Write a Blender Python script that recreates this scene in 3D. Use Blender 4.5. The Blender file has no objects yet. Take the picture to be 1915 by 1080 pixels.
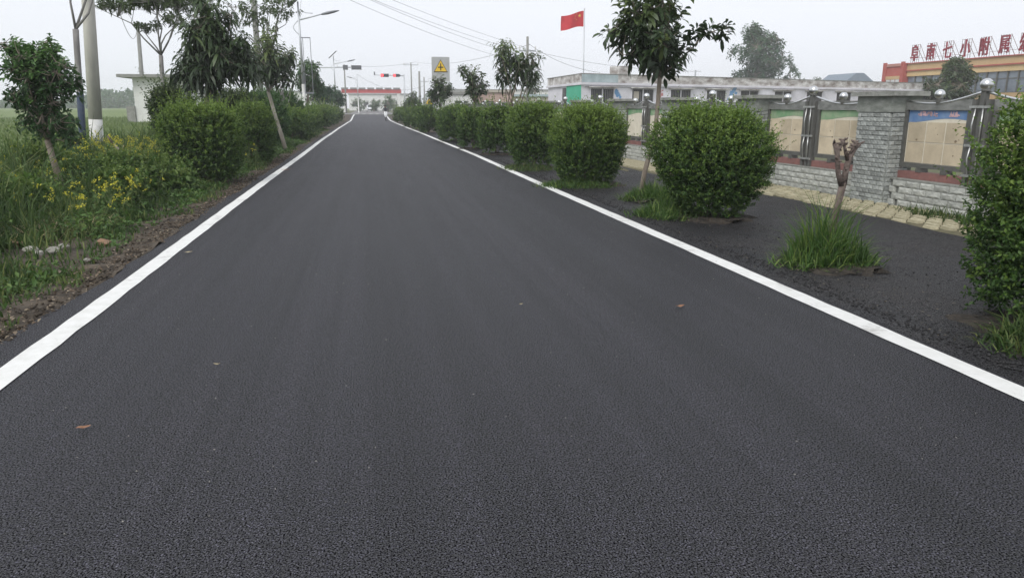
import bpy, math, random
import numpy as np
from mathutils import Vector, Matrix

random.seed(11)
SC = bpy.context.scene
COL = SC.collection
R = math.radians

# ------------------------------------------------------------------ camera, sky, sun, exposure
CAM_H = 1.5
cam_data = bpy.data.cameras.new('camera')
cam = bpy.data.objects.new('camera', cam_data)
COL.objects.link(cam)
cam_data.sensor_width = 36.0
cam_data.lens = 26.32
cam_data.clip_start = 0.05
cam_data.clip_end = 3000
cam.location = (0, 0, CAM_H)
cam.rotation_euler = (math.pi / 2 - R(13.65), 0, -R(10.71))
SC.camera = cam

world = bpy.data.worlds.new('World')
SC.world = world
world.use_nodes = True
wn, wl = world.node_tree.nodes, world.node_tree.links
wn.clear()
w_out = wn.new('ShaderNodeOutputWorld')
w_bg = wn.new('ShaderNodeBackground')
w_sky = wn.new('ShaderNodeTexSky')
w_sky.sky_type = 'NISHITA'
w_sky.sun_disc = False
w_sky.sun_elevation = R(44)
w_sky.sun_rotation = R(222)
w_sky.air_density = 1.0
w_sky.dust_density = 4.0
w_hs = wn.new('ShaderNodeHueSaturation')
w_hs.inputs['Saturation'].default_value = 0.15
w_mix = wn.new('ShaderNodeMix')
w_mix.data_type = 'RGBA'
w_mix.inputs['Factor'].default_value = 0.86
w_mix.inputs['B'].default_value = (8.5, 8.8, 9.45, 1)      # even cloud deck
wl.new(w_sky.outputs[0], w_hs.inputs['Color'])
wl.new(w_hs.outputs[0], w_mix.inputs['A'])
wl.new(w_mix.outputs['Result'], w_bg.inputs['Color'])
w_bg.inputs['Strength'].default_value = 0.1
wl.new(w_bg.outputs[0], w_out.inputs[0])

sun_data = bpy.data.lights.new('sun', 'SUN')
sun_data.energy = 1.4
sun_data.angle = R(25)
sun_data.color = (1.0, 0.97, 0.92)
sun = bpy.data.objects.new('sun', sun_data)
COL.objects.link(sun)
sun.rotation_euler = (R(46), 0, R(-42))
sun.location = (-20, -30, 60)

SC.view_settings.view_transform = 'Standard'
SC.view_settings.look = 'None'
SC.view_settings.gamma = 1.0
SC.view_settings.exposure = 0.30
SC.render.engine = 'CYCLES'
SC.cycles.use_denoising = True
SC.cycles.max_bounces = 6
SC.cycles.diffuse_bounces = 3
SC.cycles.glossy_bounces = 2
SC.cycles.transparent_max_bounces = 6
SC.cycles.volume_bounces = 3
SC.cycles.sample_clamp_indirect = 4.0


# ------------------------------------------------------------------ helpers: objects
ORG = {}


def tag(o, label=None, cat=None, group=None, kind=None):
    if label: o['label'] = label
    if cat: o['category'] = cat
    if group: o['group'] = group
    if kind: o['kind'] = kind
    return o


def thing(name, loc, label=None, cat=None, group=None, kind=None, rz=0.0):
    o = bpy.data.objects.new(name, None)
    o.empty_display_size = 0.2
    o.location = loc
    o.rotation_euler = (0, 0, rz)
    COL.objects.link(o)
    ORG[o.name] = Vector(loc)
    return tag(o, label, cat, group, kind)


class MB:
    """Collects shapes; build() links them as one mesh object."""
    def __init__(self):
        self.v = []
        self.f = []

    def poly(self, pts, faces):
        n = len(self.v)
        self.v += [tuple(p) for p in pts]
        self.f += [tuple(i + n for i in f) for f in faces]
        return self

    def box(self, x0, x1, y0, y1, z0, z1, M=None):
        p = [Vector((x, y, z)) for z in (z0, z1) for y in (y0, y1) for x in (x0, x1)]
        if M is not None: p = [M @ q for q in p]
        return self.poly(p, [(0, 2, 3, 1), (4, 5, 7, 6), (0, 1, 5, 4), (1, 3, 7, 5), (3, 2, 6, 7), (2, 0, 4, 6)])

    def cbox(self, c, s, rz=0.0, rx=0.0, ry=0.0):
        M = Matrix.Translation(c) @ Matrix.Rotation(rz, 4, 'Z') @ Matrix.Rotation(ry, 4, 'Y') @ Matrix.Rotation(rx, 4, 'X')
        return self.box(-s[0]/2, s[0]/2, -s[1]/2, s[1]/2, -s[2]/2, s[2]/2, M)

    def tube(self, pts, radii, n=8, caps=True):
        pts = [Vector(p) for p in pts]
        if not hasattr(radii, '__len__'): radii = [radii] * len(pts)
        rings = []
        a = None
        for i, p in enumerate(pts):
            d = (pts[min(i + 1, len(pts) - 1)] - pts[max(i - 1, 0)])
            if d.length < 1e-9: d = Vector((0, 0, 1))
            d.normalize()
            if a is None:
                a = d.orthogonal().normalized()
            a = (a - d * a.dot(d))
            if a.length < 1e-6: a = d.orthogonal()
            a.normalize()
            b = d.cross(a)
            rings.append([p + (a * math.cos(2*math.pi*k/n) + b * math.sin(2*math.pi*k/n)) * radii[i] for k in range(n)])
        base = len(self.v)
        for r in rings: self.v += [tuple(q) for q in r]
        for i in range(len(rings) - 1):
            for k in range(n):
                k2 = (k + 1) % n
                self.f.append((base+i*n+k, base+i*n+k2, base+(i+1)*n+k2, base+(i+1)*n+k))
        if caps:
            self.f.append(tuple(base + k for k in reversed(range(n))))
            self.f.append(tuple(base + (len(rings)-1)*n + k for k in range(n)))
        return self

    def lathe(self, prof, c=(0, 0, 0), n=16, M=None):
        """prof: list of (r, z) about the z axis through c."""
        base = len(self.v)
        for r, z in prof:
            for k in range(n):
                a = 2*math.pi*k/n
                q = Vector((r*math.cos(a), r*math.sin(a), z))
                if M is not None: q = M @ q
                self.v.append(tuple(q + Vector(c)))
        for i in range(len(prof) - 1):
            for k in range(n):
                k2 = (k+1) % n
                self.f.append((base+i*n+k, base+i*n+k2, base+(i+1)*n+k2, base+(i+1)*n+k))
        self.f.append(tuple(base + k for k in reversed(range(n))))
        self.f.append(tuple(base + (len(prof)-1)*n + k for k in range(n)))
        return self

    def ball(self, c, r, n=14, m=8, sz=1.0):
        prof = [(max(r*math.sin(math.pi*i/m), r*0.02), -r*sz*math.cos(math.pi*i/m)) for i in range(m+1)]
        return self.lathe(prof, c, n)

    def prism(self, pts2, y0, y1, M=None):
        """pts2 in (x, z), extruded along y."""
        n = len(pts2)
        p = [Vector((x, y0, z)) for x, z in pts2] + [Vector((x, y1, z)) for x, z in pts2]
        if M is not None: p = [M @ q for q in p]
        f = [tuple(range(n)), tuple(reversed(range(n, 2*n)))]
        f += [(i, i+n, (i+1) % n + n, (i+1) % n) for i in range(n)]
        return self.poly(p, f)

    def build(self, name, m, parent=None, world=True, smooth=False, kind=None):
        """world=True: vertices are world coordinates, the parent has a location only."""
        me = bpy.data.meshes.new(name)
        off = ORG.get(parent.name, Vector()) if (parent is not None and world) else Vector()
        me.from_pydata([(x-off[0], y-off[1], z-off[2]) for x, y, z in self.v], [], self.f)
        me.materials.append(m)
        if smooth:
            me.polygons.foreach_set('use_smooth', [True]*len(me.polygons))
        me.update()
        o = bpy.data.objects.new(name, me)
        COL.objects.link(o)
        if parent is not None:
            o.parent = parent
            ORG[o.name] = off.copy()
        if kind: o['kind'] = kind
        return o


def np_mesh(name, verts, faces_n, m, parent=None, tint=None, kind=None, smooth=False, world=True):
    """verts (N,3); faces_n list of int arrays (k, c), one per corner count c."""
    off = np.array(ORG.get(parent.name, Vector()) if (parent is not None and world) else (0, 0, 0), dtype=np.float64)
    me = bpy.data.meshes.new(name)
    v = (np.asarray(verts, dtype=np.float64) - off).astype(np.float32)
    me.vertices.add(len(v))
    me.vertices.foreach_set('co', v.ravel())
    loops = np.concatenate([f.ravel() for f in faces_n]).astype(np.int32)
    tot = np.concatenate([np.full(len(f), f.shape[1]) for f in faces_n]).astype(np.int32)
    start = np.concatenate([[0], np.cumsum(tot)[:-1]]).astype(np.int32)
    me.loops.add(len(loops))
    me.loops.foreach_set('vertex_index', loops)
    me.polygons.add(len(tot))
    me.polygons.foreach_set('loop_start', start)
    me.polygons.foreach_set('loop_total', tot)
    if smooth: me.polygons.foreach_set('use_smooth', np.ones(len(tot), dtype=bool))
    me.update(calc_edges=True)
    if tint is not None:
        at = me.attributes.new('tint', 'FLOAT', 'FACE')
        at.data.foreach_set('value', np.asarray(tint, dtype=np.float32))
    me.materials.append(m)
    me.validate()
    o = bpy.data.objects.new(name, me)
    COL.objects.link(o)
    if parent is not None:
        o.parent = parent
        ORG[o.name] = Vector(off)
    if kind: o['kind'] = kind
    return o


def copy_tree(o, parent=None):
    c = o.copy()
    COL.objects.link(c)
    if parent is not None:
        c.parent = parent
    for ch in list(o.children):
        copy_tree(ch, c)
    return c


# ------------------------------------------------------------------ helpers: materials
def nm(name):
    m = bpy.data.materials.new(name)
    m.use_nodes = True
    nt = m.node_tree
    return m, nt, nt.nodes, nt.links, nt.nodes['Principled BSDF']


def ramp(nodes, stops):
    r = nodes.new('ShaderNodeValToRGB')
    e = r.color_ramp.elements
    while len(e) < len(stops): e.new(0.5)
    for k, (p, c) in enumerate(stops):
        e[k].position = p
        e[k].color = (*c, 1) if len(c) == 3 else c
    return r


def mat(name, col, rough=0.7, metal=0.0, var=None, scale=3.0, bump=0.0, bscale=40.0, spec=0.4, emit=None, rand=0.0, stretch=(1, 1, 1), detail=5.0):
    """Principled material with noise mottling (var: second colour), bump relief and per-object variation (rand)."""
    m, nt, N, L, b = nm(name)
    b.inputs['Roughness'].default_value = rough
    b.inputs['Metallic'].default_value = metal
    b.inputs['Specular IOR Level'].default_value = spec
    b.inputs['Base Color'].default_value = (*col, 1)
    tc = N.new('ShaderNodeTexCoord')
    mp = N.new('ShaderNodeMapping')
    mp.inputs['Scale'].default_value = stretch
    L.new(tc.outputs['Object'], mp.inputs['Vector'])
    out = None
    if var is not None:
        no = N.new('ShaderNodeTexNoise')
        no.inputs['Scale'].default_value = scale
        no.inputs['Detail'].default_value = detail
        no.inputs['Roughness'].default_value = 0.62
        L.new(mp.outputs[0], no.inputs['Vector'])
        r = ramp(N, [(0.36, col), (0.66, var)])
        L.new(no.outputs['Fac'], r.inputs[0])
        out = r.outputs[0]
    if rand > 0:
        oi = N.new('ShaderNodeObjectInfo')
        hs = N.new('ShaderNodeHueSaturation')
        mr = N.new('ShaderNodeMapRange')
        mr.inputs['To Min'].default_value = 1 - rand
        mr.inputs['To Max'].default_value = 1 + rand
        L.new(oi.outputs['Random'], mr.inputs['Value'])
        L.new(mr.outputs[0], hs.inputs['Value'])
        if out is not None: L.new(out, hs.inputs['Color'])
        else: hs.inputs['Color'].default_value = (*col, 1)
        out = hs.outputs[0]
    if out is not None: L.new(out, b.inputs['Base Color'])
    if bump > 0:
        n2 = N.new('ShaderNodeTexNoise')
        n2.inputs['Scale'].default_value = bscale
        n2.inputs['Detail'].default_value = 4
        L.new(mp.outputs[0], n2.inputs['Vector'])
        bp = N.new('ShaderNodeBump')
        bp.inputs['Strength'].default_value = bump
        bp.inputs['Distance'].default_value = 0.02
        L.new(n2.outputs['Fac'], bp.inputs['Height'])
        L.new(bp.outputs[0], b.inputs['Normal'])
    if emit:
        b.inputs['Emission Color'].default_value = (*emit[0], 1)
        b.inputs['Emission Strength'].default_value = emit[1]
    return m


def leaf_mat(name, c0, c1, c2, rough=0.5, trans=0.32, spec=0.35):
    """Leaf colour by tint attribute: leaf age, plus top light painted on bushes and trees."""
    m, nt, N, L, b = nm(name)
    at = N.new('ShaderNodeAttribute')
    at.attribute_name = 'tint'
    r = ramp(N, [(0.0, c0), (0.5, c1), (1.0, c2)])
    L.new(at.outputs['Fac'], r.inputs[0])
    L.new(r.outputs[0], b.inputs['Base Color'])
    b.inputs['Roughness'].default_value = rough
    b.inputs['Specular IOR Level'].default_value = spec
    tr = N.new('ShaderNodeBsdfTranslucent')
    L.new(r.outputs[0], tr.inputs['Color'])
    mx = N.new('ShaderNodeMixShader')
    mx.inputs[0].default_value = trans
    L.new(b.outputs[0], mx.inputs[1])
    L.new(tr.outputs[0], mx.inputs[2])
    L.new(mx.outputs[0], N['Material Output'].inputs['Surface'])
    return m


def asphalt_mat(name, stone=(0.037, 0.037, 0.054), gap=(0.004, 0.004, 0.006), brown=0.0, agg=105.0, rough=0.58, fine=False, patch=1.0, spec=0.8):
    """Dark binder with stones set in it, lengthwise roller streaks and broad dusty patches."""
    m, nt, N, L, b = nm(name)
    tc = N.new('ShaderNodeTexCoord')
    wob = N.new('ShaderNodeTexNoise'); wob.inputs['Scale'].default_value = 60; wob.inputs['Detail'].default_value = 2
    L.new(tc.outputs['Object'], wob.inputs['Vector'])
    ad = N.new('ShaderNodeMix'); ad.data_type = 'RGBA'; ad.blend_type = 'ADD'; ad.inputs['Factor'].default_value = 0.010
    L.new(tc.outputs['Object'], ad.inputs['A']); L.new(wob.outputs['Color'], ad.inputs['B'])
    vo = N.new('ShaderNodeTexVoronoi'); vo.inputs['Scale'].default_value = agg
    ve = N.new('ShaderNodeTexVoronoi'); ve.inputs['Scale'].default_value = agg; ve.feature = 'DISTANCE_TO_EDGE'
    L.new(ad.outputs['Result'], vo.inputs['Vector']); L.new(ad.outputs['Result'], ve.inputs['Vector'])
    edge = ramp(N, [(0.02, (0, 0, 0)), (0.24, (1, 1, 1))])
    L.new(ve.outputs['Distance'], edge.inputs[0])
    sep = N.new('ShaderNodeSeparateColor')
    L.new(vo.outputs['Color'], sep.inputs[0])
    cell = ramp(N, [(0.0, tuple(0.25*x for x in stone)), (0.3, tuple(0.8*x for x in stone)), (0.75, tuple(1.2*x for x in stone)), (1.0, tuple(1.6*x for x in stone))])
    L.new(sep.outputs[0], cell.inputs[0])
    mx = N.new('ShaderNodeMix'); mx.data_type = 'RGBA'
    mx.inputs['A'].default_value = (*gap, 1)
    L.new(edge.outputs[0], mx.inputs['Factor'])
    L.new(cell.outputs[0], mx.inputs['B'])
    out = mx.outputs['Result']

    def mul(fac_out, stops):
        nonlocal out
        r = ramp(N, stops); L.new(fac_out, r.inputs[0])
        q = N.new('ShaderNodeMix'); q.data_type = 'RGBA'; q.blend_type = 'MULTIPLY'; q.inputs['Factor'].default_value = 1
        L.new(out, q.inputs['A']); L.new(r.outputs[0], q.inputs['B'])
        out = q.outputs['Result']

    def streak(sx, sy, lo, hi):
        mp = N.new('ShaderNodeMapping'); mp.inputs['Scale'].default_value = (sx, sy, 1)
        L.new(tc.outputs['Object'], mp.inputs['Vector'])
        nb = N.new('ShaderNodeTexNoise'); nb.inputs['Scale'].default_value = 1.0; nb.inputs['Detail'].default_value = 4
        L.new(mp.outputs[0], nb.inputs['Vector'])
        mul(nb.outputs['Fac'], [(0.38, (lo, lo, lo*1.03)), (0.62, (hi, hi*0.985, hi*0.96))])

    if not fine:
        streak(1.1, 0.02, 0.82, 1.18)
        streak(5.0, 0.05, 0.74, 1.26)
        streak(14.0, 0.25, 0.88, 1.12)
    pn = N.new('ShaderNodeTexNoise'); pn.inputs['Scale'].default_value = 0.8; pn.inputs['Detail'].default_value = 8; pn.inputs['Roughness'].default_value = 0.68
    pm_ = N.new('ShaderNodeMapping'); pm_.inputs['Scale'].default_value = (1, 1, 1) if fine else (1.5, 0.3, 1)
    L.new(tc.outputs['Object'], pm_.inputs['Vector']); L.new(pm_.outputs[0], pn.inputs['Vector'])
    mul(pn.outputs['Fac'], [(0.34, (1 - .22*patch, 1 - .21*patch, 1 - .17*patch)), (0.68, (1 + .20*patch + brown, 1 + .15*patch + brown*0.6, 1 + .10*patch))])
    f2 = N.new('ShaderNodeTexNoise'); f2.inputs['Scale'].default_value = 22; f2.inputs['Detail'].default_value = 5; f2.inputs['Roughness'].default_value = 0.75
    L.new(tc.outputs['Object'], f2.inputs['Vector'])
    mul(f2.outputs['Fac'], [(0.36, (0.62, 0.62, 0.64)), (0.64, (1.38, 1.38, 1.36))])
    f3 = N.new('ShaderNodeTexNoise'); f3.inputs['Scale'].default_value = 110 if fine else 135; f3.inputs['Detail'].default_value = 4; f3.inputs['Roughness'].default_value = 0.6
    L.new(tc.outputs['Object'], f3.inputs['Vector'])
    mul(f3.outputs['Fac'], [(0.38, (0.10, 0.10, 0.12)), (0.62, (1.65, 1.65, 1.65))])
    pit = N.new('ShaderNodeMapRange'); pit.inputs['From Min'].default_value = 0.41; pit.inputs['From Max'].default_value = 0.60; pit.inputs['To Min'].default_value = 0.0; pit.inputs['To Max'].default_value = spec*1.6  # pits lose specular, their occlusion put into the material
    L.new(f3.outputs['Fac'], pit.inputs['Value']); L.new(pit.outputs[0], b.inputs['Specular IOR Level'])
    L.new(out, b.inputs['Base Color'])
    rr_ = N.new('ShaderNodeMapRange'); rr_.inputs['From Min'].default_value = 0.3; rr_.inputs['From Max'].default_value = 0.7
    rr_.inputs['To Min'].default_value = rough - (0.1 if fine else 0.02); rr_.inputs['To Max'].default_value = rough + (0.16 if fine else 0.03)
    L.new(pn.outputs['Fac'], rr_.inputs['Value']); L.new(rr_.outputs[0], b.inputs['Roughness'])
    nf = N.new('ShaderNodeTexNoise'); nf.inputs['Scale'].default_value = 5 if fine else 14; nf.inputs['Detail'].default_value = 7
    nf.inputs['Roughness'].default_value = 0.7
    L.new(tc.outputs['Object'], nf.inputs['Vector'])
    bp0 = N.new('ShaderNodeBump'); bp0.inputs['Strength'].default_value = 0.4 if fine else 0.25; bp0.inputs['Distance'].default_value = 0.06 if fine else 0.02
    L.new(nf.outputs['Fac'], bp0.inputs['Height'])
    bp = N.new('ShaderNodeBump'); bp.inputs['Strength'].default_value = 0.5 if fine else 0.9; bp.inputs['Distance'].default_value = 0.008
    L.new(edge.outputs[0], bp.inputs['Height']); L.new(bp0.outputs[0], bp.inputs['Normal'])
    L.new(bp.outputs[0], b.inputs['Normal'])
    return m


M = {}
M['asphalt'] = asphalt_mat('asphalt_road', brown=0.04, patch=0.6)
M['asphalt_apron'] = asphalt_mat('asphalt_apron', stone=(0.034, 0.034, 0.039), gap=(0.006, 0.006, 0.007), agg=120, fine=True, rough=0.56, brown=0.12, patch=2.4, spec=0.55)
M['asphalt_far'] = mat('asphalt_old', (0.16, 0.155, 0.155), 0.8, var=(0.20, 0.195, 0.19), scale=0.5)


def paint_mat():
    m = mat('line_paint', (0.77, 0.77, 0.75), 0.6, var=(0.67, 0.67, 0.64), scale=9.0, bump=0.3, bscale=120, detail=8)
    N, L, b = m.node_tree.nodes, m.node_tree.links, m.node_tree.nodes['Principled BSDF']
    src = b.inputs['Base Color'].links[0].from_socket
    tc = N.new('ShaderNodeTexCoord')
    n1 = N.new('ShaderNodeTexNoise'); n1.inputs['Scale'].default_value = 2.2; n1.inputs['Detail'].default_value = 12; n1.inputs['Roughness'].default_value = 0.78
    L.new(tc.outputs['Object'], n1.inputs['Vector'])
    r = ramp(N, [(0.55, (0, 0, 0)), (0.70, (0.75, 0.75, 0.75))]); L.new(n1.outputs['Fac'], r.inputs[0])
    q = N.new('ShaderNodeMix'); q.data_type = 'RGBA'; q.inputs['B'].default_value = (0.24, 0.225, 0.20, 1)
    L.new(r.outputs[0], q.inputs['Factor']); L.new(src, q.inputs['A'])
    L.new(q.outputs['Result'], b.inputs['Base Color'])
    return m


M['line'] = paint_mat()
M['soil'] = mat('soil', (0.036, 0.029, 0.022), 0.95, var=(0.105, 0.083, 0.060), scale=4.0, bump=0.9, bscale=22, detail=9)
M['pit_soil_shade'] = mat('pit_soil_shade', (0.018, 0.016, 0.014), 0.95, var=(0.060, 0.048, 0.036), scale=9.0, bump=1.0, bscale=35, detail=9)
M['field_soil'] = mat('field_soil', (0.075, 0.085, 0.040), 0.95, var=(0.12, 0.12, 0.06), scale=0.6, bump=0.6, bscale=10)
M['concrete'] = mat('concrete', (0.30, 0.30, 0.28), 0.85, var=(0.20, 0.20, 0.185), scale=4, bump=0.3, bscale=50)
M['pole_concrete'] = mat('pole_concrete', (0.62, 0.60, 0.55), 0.85, var=(0.50, 0.485, 0.445), scale=5, bump=0.2, bscale=40, stretch=(1, 1, 0.25))
M['white_paint'] = mat('white_paint', (0.72, 0.72, 0.70), 0.7, var=(0.60, 0.60, 0.57), scale=6)
M['wall_grey'] = mat('stone_wall_core', (0.15, 0.155, 0.145), 0.95, var=(0.20, 0.205, 0.19), scale=6, bump=0.4, bscale=60)
M['brick'] = mat('split_stone', (0.25, 0.265, 0.255), 0.9, var=(0.42, 0.44, 0.42), scale=9, bump=0.8, bscale=45, rand=0.28, detail=7)
M['brick_low'] = mat('split_stone_low', (0.33, 0.34, 0.315), 0.9, var=(0.52, 0.53, 0.49), scale=8, bump=0.7, bscale=45, rand=0.20, detail=7)
M['cap'] = mat('mossy_concrete', (0.19, 0.195, 0.175), 0.92, var=(0.34, 0.345, 0.32), scale=7, bump=0.5, bscale=50, detail=8)
M['frieze'] = mat('damp_concrete', (0.16, 0.175, 0.155), 0.92, var=(0.28, 0.295, 0.27), scale=6, bump=0.4, bscale=50, stretch=(1, 1, 2.2), detail=8)
M['red_plinth'] = mat('red_plinth', (0.26, 0.125, 0.11), 0.85, var=(0.19, 0.10, 0.09), scale=8)
M['steel'] = mat('stainless_steel', (0.66, 0.67, 0.67), 0.30, metal=1.0, var=(0.60, 0.61, 0.61), scale=18)
M['steel_bar'] = mat('worn_steel_bar', (0.62, 0.63, 0.62), 0.35, metal=0.7, var=(0.45, 0.45, 0.43), scale=14)
M['dark_metal'] = mat('dull_frame_metal', (0.13, 0.13, 0.12), 0.55, metal=0.35, var=(0.16, 0.16, 0.15), scale=12)
M['beam_metal'] = mat('dull_beam_metal', (0.30, 0.305, 0.29), 0.5, metal=0.3, var=(0.17, 0.175, 0.165), scale=6, stretch=(1, 1, 2))
M['paper'] = mat('faded_paper', (0.62, 0.53, 0.385), 0.85, var=(0.46, 0.39, 0.28), scale=3.0, rand=0.10, detail=8)
M['paper_back'] = mat('faded_poster', (0.74, 0.69, 0.57), 0.8, var=(0.64, 0.59, 0.48), scale=5)
M['poster_blue'] = mat('poster_blue', (0.11, 0.21, 0.41), 0.6, var=(0.20, 0.30, 0.46), scale=6)
M['poster_green'] = mat('poster_green', (0.16, 0.33, 0.17), 0.65, var=(0.33, 0.41, 0.27), scale=4)
M['print_pink'] = mat('print_pink', (0.62, 0.42, 0.44), 0.7)
M['stain'] = mat('paper_stain', (0.16, 0.12, 0.08), 0.9, var=(0.26, 0.2, 0.13), scale=20)
M['paver'] = mat('yellow_paver', (0.36, 0.325, 0.215), 0.9, var=(0.48, 0.44, 0.31), scale=8, bump=0.4, bscale=60, rand=0.16)
M['paver_bed'] = mat('paver_bed', (0.085, 0.085, 0.045), 0.95, var=(0.15, 0.13, 0.08), scale=9, bump=0.6, bscale=40)
M['bark'] = mat('bark', (0.16, 0.13, 0.10), 0.9, var=(0.27, 0.235, 0.195), scale=9, bump=0.6, bscale=30, stretch=(1, 1, 0.3))
M['bark_light'] = mat('bark_pale', (0.25, 0.225, 0.185), 0.9, var=(0.36, 0.33, 0.28), scale=8, bump=0.4, bscale=25, stretch=(1, 1, 0.3))
M['bark_red'] = mat('bark_reddish', (0.095, 0.070, 0.060), 0.9, var=(0.20, 0.16, 0.14), scale=14, bump=0.8, bscale=40)
M['bark_grey'] = mat('bark_grey', (0.19, 0.18, 0.175), 0.9, var=(0.28, 0.27, 0.255), scale=6, bump=0.4, bscale=25, stretch=(1, 1, 0.4))
M['blue_band'] = mat('blue_trunk_paint', (0.026, 0.042, 0.078), 0.8, var=(0.06, 0.075, 0.10), scale=8)
M['cut_wood'] = mat('cut_wood', (0.42, 0.33, 0.20), 0.85, var=(0.33, 0.25, 0.15), scale=14)
M['galv'] = mat('galvanised', (0.56, 0.58, 0.60), 0.45, metal=0.4, var=(0.48, 0.50, 0.52), scale=6)
M['lamp_grey'] = mat('lamp_housing', (0.20, 0.21, 0.23), 0.5, metal=0.3, var=(0.25, 0.26, 0.28), scale=9)
M['panel_dark'] = mat('solar_panel', (0.02, 0.025, 0.05), 0.25, var=(0.03, 0.035, 0.06), scale=15)
M['black'] = mat('black_plastic', (0.02, 0.02, 0.022), 0.5, var=(0.03, 0.03, 0.03), scale=9)
M['rubber'] = mat('rubber', (0.02, 0.02, 0.02), 0.85, var=(0.03, 0.03, 0.03), scale=9)
M['cable'] = mat('cable', (0.16, 0.16, 0.165), 0.7, var=(0.20, 0.20, 0.20), scale=2)
M['sign_white'] = mat('sign_white', (0.44, 0.445, 0.44), 0.5, var=(0.39, 0.395, 0.39), scale=3)
M['sign_yellow'] = mat('sign_yellow', (0.80, 0.53, 0.03), 0.5, var=(0.74, 0.48, 0.03), scale=4)
M['sign_black'] = mat('sign_black', (0.02, 0.02, 0.02), 0.5, var=(0.03, 0.03, 0.03), scale=4)
M['flag_red'] = mat('flag_red', (0.52, 0.045, 0.055), 0.8, var=(0.45, 0.035, 0.045), scale=3)
M['flag_yellow'] = mat('flag_yellow', (0.72, 0.5, 0.1), 0.8, var=(0.65, 0.45, 0.1), scale=5)
M['plaster'] = mat('stained_plaster', (0.76, 0.75, 0.80), 0.9, var=(0.60, 0.595, 0.63), scale=0.9, bump=0.2, bscale=8, detail=9)
M['parapet'] = mat('weathered_parapet', (0.70, 0.69, 0.67), 0.92, var=(0.19, 0.155, 0.135), scale=1.1, bump=0.3, bscale=8, detail=10, stretch=(1, 1, 2.2))
M['teal_paint'] = mat('teal_paint', (0.46, 0.54, 0.56), 0.85, var=(0.30, 0.37, 0.39), scale=1.5, detail=8)
M['green_paint'] = mat('green_wall_paint', (0.05, 0.40, 0.24), 0.8, var=(0.09, 0.46, 0.30), scale=1.2, detail=8, stretch=(1, 1, 0.3))
M['window_dark'] = mat('dark_window_glass', (0.025, 0.028, 0.033), 0.3, var=(0.05, 0.052, 0.058), scale=1.2, spec=0.4)
M['window_blue'] = mat('blue_grey_glass', (0.14, 0.17, 0.21), 0.18, var=(0.22, 0.255, 0.30), scale=0.7, spec=0.7)
M['bar_metal'] = mat('window_bar', (0.26, 0.26, 0.27), 0.6, var=(0.18, 0.17, 0.17), scale=10)
M['mural_blue'] = mat('mural_blue', (0.13, 0.30, 0.55), 0.8, var=(0.22, 0.38, 0.58), scale=4)
M['mural_red'] = mat('mural_red', (0.52, 0.20, 0.20), 0.8, var=(0.48, 0.26, 0.25), scale=4)
M['orange_tile'] = mat('ochre_facade', (0.50, 0.34, 0.18), 0.75, var=(0.55, 0.39, 0.22), scale=1.0)
M['red_tile'] = mat('red_facade', (0.38, 0.085, 0.07), 0.75, var=(0.44, 0.12, 0.10), scale=1.0)
M['red_sign'] = mat('red_sign_letters', (0.28, 0.03, 0.05), 0.6, var=(0.22, 0.03, 0.045), scale=4)
M['rust_frame'] = mat('rusty_sign_frame', (0.20, 0.11, 0.10), 0.7, var=(0.14, 0.08, 0.075), scale=9)
M['pink_wall'] = mat('pink_plaster', (0.50, 0.37, 0.32), 0.9, var=(0.42, 0.31, 0.27), scale=0.8)
M['beige_wall'] = mat('beige_plaster', (0.48, 0.44, 0.38), 0.9, var=(0.38, 0.35, 0.30), scale=0.8)
M['shed_wall'] = mat('shed_plaster', (0.76, 0.76, 0.74), 0.9, var=(0.64, 0.64, 0.62), scale=0.9)
M['roof_grey'] = mat('grey_roof', (0.22, 0.22, 0.22), 0.85, var=(0.30, 0.30, 0.29), scale=2)
M['roof_blue'] = mat('blue_grey_roof', (0.16, 0.20, 0.25), 0.7, var=(0.2, 0.24, 0.28), scale=2)
M['gate_red'] = mat('gate_red', (0.50, 0.09, 0.09), 0.7, var=(0.42, 0.08, 0.08), scale=2)
M['dry_leaf'] = mat('dry_leaf', (0.20, 0.095, 0.05), 0.85, var=(0.30, 0.16, 0.09), scale=40)
M['stone'] = mat('pale_stone', (0.36, 0.35, 0.31), 0.9, var=(0.26, 0.25, 0.22), scale=14, bump=0.5, bscale=60, rand=0.15)
M['red_brick'] = mat('broken_brick', (0.27, 0.165, 0.095), 0.9, var=(0.17, 0.115, 0.08), scale=14, bump=0.4, bscale=60)
M['straw'] = mat('dry_straw', (0.40, 0.33, 0.20), 0.9, var=(0.30, 0.25, 0.15), scale=6)
M['car_white'] = mat('car_white', (0.78, 0.79, 0.80), 0.25, spec=0.6, var=(0.75, 0.76, 0.77), scale=2)
M['skin'] = mat('skin', (0.42, 0.25, 0.18), 0.6, var=(0.38, 0.22, 0.16), scale=9)
M['cloth_dark'] = mat('dark_clothes', (0.03, 0.032, 0.04), 0.9, var=(0.045, 0.047, 0.055), scale=9)
M['signal_red'] = mat('signal_red', (0.6, 0.02, 0.02), 0.4, emit=((1.0, 0.05, 0.06), 3.0))
M['yellow_petal'] = leaf_mat('yellow_petal', (0.42, 0.43, 0.04), (0.60, 0.56, 0.06), (0.70, 0.64, 0.13), rough=0.7, trans=0.3)

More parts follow.
